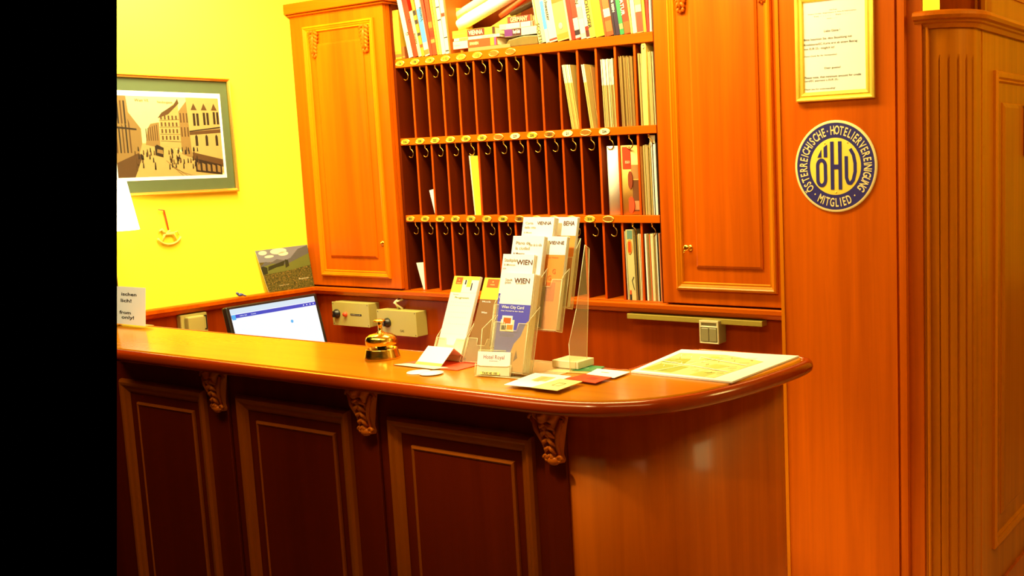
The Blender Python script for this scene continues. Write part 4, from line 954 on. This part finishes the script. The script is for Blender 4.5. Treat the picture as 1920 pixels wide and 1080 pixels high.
# keep roll within its hole
rl.bm.transform(Matrix.Translation((.0065,0,0))); rl.build('paper_roll', None, 'white roll of paper standing in the thirteenth hole of the middle row', 'paper roll')
eg = thing('magazine', (hx_(13)+.04,YW+.05,SH[2][1]+.001), 'curved magazine with red EGO block and fruit on its cover in the middle row', 'magazine')
T6 = Fy(YW+.004,0,SH[2][1]+.001); x0_, x1_ = hx_(13)+.001, he_(13)-.002
OCR = colm((.80,.50,.12)); b = MB(T6)
def curv(u): return -.004-.030*u*u
K = 12
def strip(ua,ub,va,vb,m,off,bld):
    rr = []
    for k in range(K+1):
        u = ua+(ub-ua)*k/K; x = x0_+(x1_-x0_)*u; n = curv(u)+off; rr.append([(x,.262*va,n),(x,.262*vb,n)])
    bld.rings(rr, m, closed=False)
rr = []
for k in range(K+1):
    u = k/K; x = x0_+(x1_-x0_)*u; n = curv(u); rr.append([(x,0,n),(x,.262,n),(x,.262,n-.004),(x,0,n-.004)])
b.rings(rr, OCR, cap0=True, cap1=True); cv = b.build('cover', eg)
b = MB(T6); strip(.08,.52,.66,.98,colm((.75,.05,.01)),.0006,b); strip(.55,.95,.05,.50,colm((.20,.07,.02)),.0005,b); strip(.50,.95,.52,.72,colm((.50,.26,.08)),.0005,b); strip(.55,.9,.07,.20,colm((.72,.35,.15)),.0009,b)
for (u,v,ru,rv,m) in ((.46,.50,.14,.13,colm((.25,.04,.01))),(.46,.14,.20,.12,colm((.70,.07,.02)))):
    b.prism([(x0_+(x1_-x0_)*(u+ru*math.cos(t)), .262*(v+rv*math.sin(t))) for t in [2*math.pi*k/20 for k in range(20)]], curv(u)-.002, curv(u)+.003, m)
b.text('EGO', x0_+(x1_-x0_)*.38, .262*.76, curv(.3)+.003, .010, CRM, width=.020); b.build('cover_print', cv, norm=False)
stack(1,14,3,hx_(14)+.001,hx_(14)+.009,.262,.8,('brown booklets in the last hole','thin brown booklet at the left of the last hole, middle row'),pal=[colm((.40,.14,.03)),colm((.55,.25,.06))])
stack(1,14,6,hx_(14)+.014,hx_(14)+.040,.264,.6,('cream papers in the last hole, middle row','cream paper in the centre of the last hole, middle row'),pal=[PAP[0],PAP[2],PAP[1],colm((.30,.16,.05))],seed=3)
stack(1,14,6,hx_(14)+.046,he_(14)-.002,.268,.5,('white papers at the right of the last hole','white or black edged paper at the right of the last hole, middle row'),pal=[WHT,PAP[4],INK,PAP[0]],seed=5)
b = MB(Fy(YW+.02,0,SH[2][1]+.001)); b.prism([(hx_(14)+.043,.0),(hx_(14)+.0445,.0),(hx_(14)+.062,.296),(hx_(14)+.036,.296)], -.003, 0, CRM); b.build('paper_sheet', None, 'tall folded cream sheet rising above the papers in the last hole, middle row', 'paper')
# bottom row
b = MB(Fy(YW+.010,0,0)); z = SH[3][1]+.001; xe = he_(0)
b.prism([(xe-.016,z),(xe-.001,z),(xe-.001,z+.120),(xe-.050,z+.116)], -.004, 0, WHT); b.build('note_card', None, 'white wedge of a note card standing in the first hole of the bottom row', 'card')
MG = [colm((.35,.40,.25)),WHT,colm((.55,.50,.20)),INK]
stack(2,13,4,hx_(13)+.006,hx_(13)+.015,.268,1.0,('magazines at the left of the fourteenth hole','thin magazine at the left of the fourteenth hole, bottom row'),pal=MG)
mg = thing('magazine', (hx_(13)+.03,YW+.05,SH[3][1]+.001), 'green and cream magazine with a red emblem facing out in the bottom row', 'magazine')
T7 = Fy(YW+.002,0,SH[3][1]+.001); xa = hx_(13)+.016; b = MB(T7); b.prism([(xa+.004,0),(xa+.034,0),(xa+.028,.270),(xa-.004,.270)], -.14, 0, colm((.58,.55,.25))); b.build('cover', mg)
b = MB(T7); b.box((xa+.002,.235,.0002),(xa+.026,.268,.0008), colm((.12,.25,.22))); b.ell((xa+.013,.205,.001),(.012,.030,.001), ORG, seg=16); b.box((xa+.007,.185,.001),(xa+.019,.225,.0025), colm((.75,.07,.01)))
b.box((xa+.005,.0,.0002),(xa+.014,.022,.001), INK); b.box((xa+.006,.022,.0002),(xa+.013,.038,.001), RED); b.tube([(xa+.026,.09,.001),(xa+.018,.075,.001),(xa+.028,.04,.001)],.0012,INK,seg=5); b.build('cover_print', mg)
stack(2,13,6,hx_(13)+.052,he_(13)-.001,.255,.6,('papers at the right of the fourteenth hole','cream or dark edged paper at the right of the fourteenth hole, bottom row'),pal=[CRM,PAP[2],WHT,INK],seed=9)
stack(2,14,13,hx_(14)+.006,he_(14)-.001,.258,.6,('papers in the last hole, bottom row','paper in the mixed stack in the last hole of the bottom row'),pal=[CRM,WHT,PAP[2],colm((.55,.12,.03)),INK,PAP[4],CRM],seed=4)

# ---------------- books on top of the rack ----------------
ZS = SH[0][1]
def BC(c):
    if c[2] > .7 and c[0] < .3: return (.05,.32,.80)
    if c[1] > .3 and c[0] < .2: return (.02,.22,.07)
    return tuple(x*.62 for x in c) if min(c) > .4 else (c[0]*.50, (c[1]**2.0)*.50, c[2]**1.5*.45 if c[2] < c[0] else c[2]*.6)
def book(pxa, pxb, lean, h, c, label, title=None, blocks=(), dep=.15, y0=3.302, z0=None, tc=INK):
    """pxa/pxb: bottom extent read off the photo on the shelf front; lean = degrees to the left"""
    xa, xb_ = U(pxa,112-(pxa-740)*.098,1,y0).x, U(pxb,112-(pxb-740)*.098,1,y0).x; th = xb_-xa-.0006; a = R(lean)
    z = (ZS if z0 is None else z0)+.001
    T = frame_m((xa,y0,z), (math.cos(a),0,math.sin(a)), (-math.sin(a),0,math.cos(a)))
    # leaning books stand on their lower left edge
    cv = MB(T); m = colm(BC(c)); bd = min(.0025,th*.18)
    cv.box((0,0,-.0025),(th,h,0), m); cv.box((0,0,-dep),(bd,h,-.0026), m); cv.box((th-bd,0,-dep),(th,h,-.0026), m)
    o = cv.build('book', None, label, 'book')
    MB(T).box((bd+.0003,.003,-dep+.003),(th-bd-.0003,h-.003,-.0028), CRM).build('page_block', o)
    if blocks or title:
        t = MB(T)
        for i_, (v0_,v1_,cc) in enumerate(blocks): t.box((.0004,h*v0_,.0001),(th-.0004,h*v1_,.0004+.0001*i_), colm(BC(cc)))
        if title: t.text(title[0], th/2, h*title[1], .0012, min(th*.6,.016), colm(tc) if isinstance(tc,tuple) else tc, rot=R(-90 if len(title) < 3 else 90), bold=.015)
        t.build('spine_print', o, norm=False)
    return o
Wt = (.93,.90,.72); Yl = (.92,.82,.06); Or_ = (.85,.25,.02); Rd = (.70,.05,.01); Cr = (.90,.84,.45); Bk = (.02,.018,.02)
BK = [
 (742,754,1.5,.205,(.80,.68,.08),'wide yellow book at the far left of the books on the rack',None,[(.04,.10,(.55,.42,.1)),(.16,.85,(.86,.76,.12))]),
 (755,760,2,.05,(.45,.33,.08),'thin brown book between the yellow and tall white books at the left',None,[(.1,.2,(.75,.6,.15))]),
 (767,775,11.5,.275,Wt,'tall white book with a round black mark leaning at the left of the rack top',('G',.36,1),[]),
 (775.2,785,11.5,.275,(.82,.14,.01),'tall red-orange book leaning beside the white one at the left',('O',.55,1),[]),
 (785.2,791,11.5,.195,Cr,'short cream book leaning against the red-orange one',('REISEN',.4),[]),
 (791.5,797,11.3,.25,(.80,.65,.10),'yellow and black patterned book left of the light blue one',None,[(.55,.62,Bk),(.35,.40,Bk),(.7,.78,Bk),(.15,.2,Or_)]),
 (797.3,806,10,.255,Wt,'white book with a long light blue spine block near the left end',('Vienna',.68,1),[(.22,.78,(.16,.48,.80)),(.02,.10,(.8,.5,.15))]),
 (806.5,812,9,.25,(.50,.18,.04),'dark brown book just right of the light blue spine',None,[(.3,.42,(.75,.2,.03))]),
 (812.3,820,8,.25,(.82,.20,.02),'orange patterned book left of the thin yellow ones',None,[(.45,.55,(.9,.5,.1)),(.2,.26,(.9,.6,.2)),(.3,.4,(.6,.08,.01))]),
 (820.3,824,7,.26,(.85,.75,.15),'thin yellow book right of the orange patterned one',None,[]),
 (824.3,829,6.5,.255,(.90,.85,.30),'thin pale yellow book before the white guide books',None,[]),
 (829.3,836,6,.25,Wt,'white guide book with a black label high on its spine',None,[(.55,.78,Bk),(.57,.76,Wt)]),
 (836.3,843,5,.245,(.92,.88,.70),'white guide book with a black label low on its spine',None,[(.04,.28,Bk),(.06,.26,Wt),(.62,.68,(.5,.2,.05))]),
 (843.3,846,4,.235,(.80,.45,.05),'thin orange book right of the white guide books',None,[]),
 (1011,1024,8.5,.27,Cr,'cream book with an orange stripe beginning the right group of books',('SCOTTISH',.10),[]),
 (1024.3,1031,8.5,.26,Wt,'thin white book with a light blue block in the right group',None,[(.20,.62,(.16,.42,.75))]),
 (1031.3,1046,8.5,.265,(.93,.91,.74),'thick white novel right of the light blue block',('Meine Schwester',.6),[(.02,.05,(.4,.2,.1))]),
 (1046.3,1068,8.5,.265,(.90,.78,.35),'thick yellow-cream book with a grey emblem on its spine',None,[(.55,.75,(.85,.50,.05)),(.02,.10,(.88,.62,.10))]),
 (1068.3,1072,8.5,.25,Cr,'thin cream book left of the red spine in the right group',None,[]),
 (1072.3,1080,8.5,.26,(.80,.10,.01),'red book in the middle of the right group',None,[]),
 (1080.3,1090,8.5,.25,(.78,.20,.03),'orange-red book with a white block and black letter at its foot',('I',.33),[(.02,.32,Wt),(.06,.14,Bk)]),
 (1090.3,1100,8.5,.25,Wt,'white book with a pale purple patch on its spine',('ANSICHTEN',.75),[(.30,.48,(.55,.42,.50)),(.02,.08,(.55,.5,.5))]),
 (1100.3,1107,8.5,.25,Wt,'narrow white book with a dark red foot in the right group',None,[(.02,.12,(.15,.02,.01)),(.12,.18,Rd)]),
 (1107.3,1118,8,.255,(.93,.86,.20),'yellow book with a row of black letters down its spine',('RECHTLOSER',.40),[]),
 (1118.3,1134,8,.26,(.92,.84,.02),'thick bright yellow book without lettering',None,[]),
 (1134.3,1138,8,.24,(.80,.30,.03),'thin orange book right of the bright yellow one',None,[]),
 (1138.3,1151,8,.25,(.85,.30,.02),'orange book with a white illustrated upper spine',None,[(.28,1.0,Wt),(.40,.55,(.80,.45,.12)),(.06,.22,(.9,.45,.1))]),
 (1151.3,1155.5,7.5,.255,Bk,'thin black book left of the black and white one',None,[]),
 (1155.8,1163,7.5,.26,(.03,.03,.05),'black book with white lettering in the right group',('BERGE & SEEN',.5),[]),
 (1163.3,1171,7.5,.25,(.10,.38,.20),'green book right of the black ones',None,[(.08,.16,(.5,.7,.4))]),
 (1171.3,1183,7,.25,(.85,.22,.02),'orange book with an olive block at its foot',('LITERATUR',.5),[(.01,.18,(.42,.40,.05))]),
 (1183.3,1187,6.5,.25,(.90,.86,.35),'thin pale yellow book right of the orange one with the olive foot',None,[]),
 (1187.3,1195,5,.25,Wt,'white book just left of the grey wrapped one',None,[]),
 (1195.3,1207,4,.25,(.92,.86,.40),'pale yellow book with a grey wrapped foot near the right end',None,[(.01,.30,(.38,.30,.12)),(.30,.40,(.9,.85,.6))]),
 (1207.3,1213,3,.25,(.85,.45,.05),'orange book with a yellow strap near the right end',None,[(.0,.9,(.92,.70,.10))]),
 (1213.3,1218.5,1.5,.245,(.62,.14,.03),'dark red book beside the last white one',None,[(.2,.45,(.8,.12,.02))]),
 (1218.8,1222.5,.3,.26,Wt,'thin white book at the far right against the cabinet',None,[]),
]
for t in BK:
    o = book(t[0],t[1],t[2],t[3],t[4],t[5],t[6],t[7], tc=(.93,.9,.7) if 'lettering in the right' in t[5] or 'olive' in t[5] else INK)
    if 'grey emblem' in t[5]:
        xa = U(1046.3,82,1,3.302).x; th = U(1068,80,1,3.302).x-xa; a = R(8.5)
        T = frame_m((xa,3.302,ZS+.001), (math.cos(a),0,math.sin(a)), (-math.sin(a),0,math.cos(a)))
        MB(T).ell((th*.45,.055,.0006),(.010,.013,.0008),colm((.30,.33,.30)),seg=18).build('emblem', o)
    if 'orange stripe' in t[5]:
        xa = U(1011,85,1,3.302).x; a = R(8.5); T = frame_m((xa,3.302,ZS+.001), (math.cos(a),0,math.sin(a)), (-math.sin(a),0,math.cos(a)))
        MB(T).box((.006,.0,.0001),(.011,.27,.0005),colm((.85,.42,.05))).build('stripe', o)
# yellow book with its cover facing out behind the stack
b = MB(Fy(3.36)); bx0 = U(845,60,1,3.36).x; b.prism([(bx0,ZS+.001),(bx0+.115,ZS+.001),(bx0+.095,ZS+.185),(bx0-.03,ZS+.20)], -.02, 0, colm((.88,.62,.05))); o = b.build('book', None, 'yellow guide book showing its front cover behind the flat stack', 'book')
b = MB(Fy(3.36)); b.prism([(bx0-.012,ZS+.145),(bx0+.035,ZS+.13),(bx0+.033,ZS+.155),(bx0-.016,ZS+.165)], .0001, .001, colm(Bk)); b.prism([(bx0+.002,ZS+.01),(bx0+.022,ZS+.012),(bx0+.022,ZS+.035),(bx0+.002,ZS+.035)], .0001, .001, colm(Rd)); b.build('cover_print', o)
def flat(px0, px1, pyb, pyt, c, label, blocks=(), title=None, y0=3.302, dep=.16, zmin=None):
    pm = (px0+px1)/2
    z0 = U(pm,pyb,1,y0).z; z1 = U(pm,pyt,1,y0).z; xa, xb_ = U(px0,pyb,1,y0).x, U(px1,pyb,1,y0).x
    if zmin is not None: d = zmin-z0; z0 += d; z1 += d
    T = Fy(y0,0,0); b = MB(T); m = colm(BC(c)); b.box((xa,z0,-.003),(xb_,z1,0),m); b.box((xa,z0,-dep),(xb_,z0+.002,-.0031),m); b.box((xa,z1-.002,-dep),(xb_,z1,-.0031),m)
    o = b.build('book', None, label, 'book'); MB(T).box((xa+.003,z0+.0022,-dep+.003),(xb_-.003,z1-.0022,-.0033), CRM).build('page_block', o)
    if blocks or title:
        t = MB(T)
        for i_,(u0_,u1_,cc) in enumerate(blocks): t.box((xa+(xb_-xa)*u0_,z0+.001,.0001),(xa+(xb_-xa)*u1_,z1-.001,.0005+.0001*i_),colm(BC(cc)))
        if title:
            for (s_,u,wf,cc,hf) in title: t.text(s_, xa+(xb_-xa)*u, (z0+z1)/2, .0016, (z1-z0)*hf, colm(cc), width=(xb_-xa)*wf, bold=.02)
        t.build('spine_print', o, norm=False)
    return z1
z = flat(878,957,93.5,87,(.80,.62,.28),'thin beige booklet at the bottom of the left flat stack',zmin=ZS+.0008)
z = flat(850,932,88,73,(.86,.30,.03),'orange SPANIEN guide in the left flat stack under VIENNA',[(0,.34,(.93,.90,.72)),(.86,.94,Yl),(.95,.985,(.3,.3,.5))],[('SPANIEN',.49,.20,(.93,.8,.3),.36),('DUMONT',.10,.14,(.6,.55,.4),.2)],zmin=z+.0006)
z = flat(851,937,72,66.5,(.93,.90,.72),'white thin paperback between VIENNA and the orange guide',[(.12,.32,(.92,.84,.25))],[('SYLT',.22,.15,(.3,.25,.1),.7),('CITY GUIDE',.75,.25,(.5,.42,.2),.5)],zmin=z+.0006)
z = flat(848,928,62,48,(.92,.88,.10),'yellow and brown VIENNA guide on top of the left flat stack',[(.36,.76,(.25,.10,.03)),(.94,1.0,(.1,.06,.03))],[('VIENNA',.56,.33,(.95,.85,.5),.60),('Eyewitness',.18,.26,(.7,.6,.05),.35)],zmin=z+.0006)
zb1 = z
b = MB(); xa, xb_ = U(950,80,1,3.304).x, U(1008,76,1,3.304).x; 
b.prism([(xa,ZS+.001),(xb_,ZS+.001),(xb_,ZS+.036),(xa+.09,ZS+.040),(xa+.01,ZS+.030),(xa-.004,ZS+.014)], -.15, 0, mat('olive_leather',(.16,.11,.025),.35,var=.3,scale=30), T=Fy(3.304)); b.bevel(.004,2); b.build('leather_case', None, 'dark olive leather case under the right flat stack of books', 'case')
z = flat(946,1006,63,48.5,(.92,.88,.66),'white guide with a purple spine end in the right flat stack',[(.0,.26,(.20,.08,.25)),(.25,.53,(.10,.03,.05))],[('Rough Guide',.39,.22,(.95,.8,.8),.5)],zmin=ZS+.0415)
z = flat(936,1002,48,38,(.92,.82,.55),'white paperback with orange ends in the right flat stack',[(.20,.58,Wt),(.60,.92,(.12,.06,.03)),(.62,.90,Wt),(.95,1,(.8,.35,.08))],None,zmin=z+.0006)
z = flat(951,998,37,25,(.35,.15,.03),'brown GERMANY guide on top of the right flat stack',[(0,.04,(.85,.4,.1)),(.94,1,(.85,.5,.1))],[('GERMANY',.48,.70,(.92,.72,.3),.75)],zmin=z+.0006)
# rolled items
def roll(p0, p1, r, m, label, name='paper_roll', cat='paper roll', sq=1, cap=None):
    b = MB(); d = (p1-p0).normalized(); N = 8
    b.tube([p0+d*((p1-p0).length*k/N) for k in range(N+1)], [r*.82]+[r]*(N-1)+[r*.95], m, seg=20)
    o = b.build(name, None, label, cat); return o
A1 = U(862,47,1,3.33); A2 = U(985,-26,1,3.33)
roll(A1+Vector((0,0,.0)), A2, .026, WHT, 'thick white rolled plastic bag lying slantwise across the stacked books')
A1 = U(851,34,1,3.375); A2 = U(935,-20,1,3.375)
roll(A1, A2, .018, colm((.93,.86,.42)), 'cream paper roll behind the thick white roll')
A1 = U(938,30,1,3.335); A2 = U(1002,-16,1,3.335)
roll(A1, A2, .0105, colm((.80,.07,.01)), 'bright red folded umbrella slanting up behind the brown GERMANY guide', 'umbrella', 'umbrella')
A1 = U(958,26,1,3.42); A2 = U(1004,4,1,3.42)
roll(A1, A2, .012, colm((.14,.08,.04)), 'dark brown roll behind the red umbrella')
b = MB(Fy(3.46)); x0_, x1_ = U(900,60,1,3.46).x, U(950,60,1,3.46).x; b.prism([(x0_-.04,ZS+.001),(x1_+.02,ZS+.001),(x1_+.06,ZS+.17),(x0_+.02,ZS+.10)], -.03, 0, colm((.80,.45,.06))); b.build('book', None, 'orange-brown book standing at the back behind the white roll', 'book')
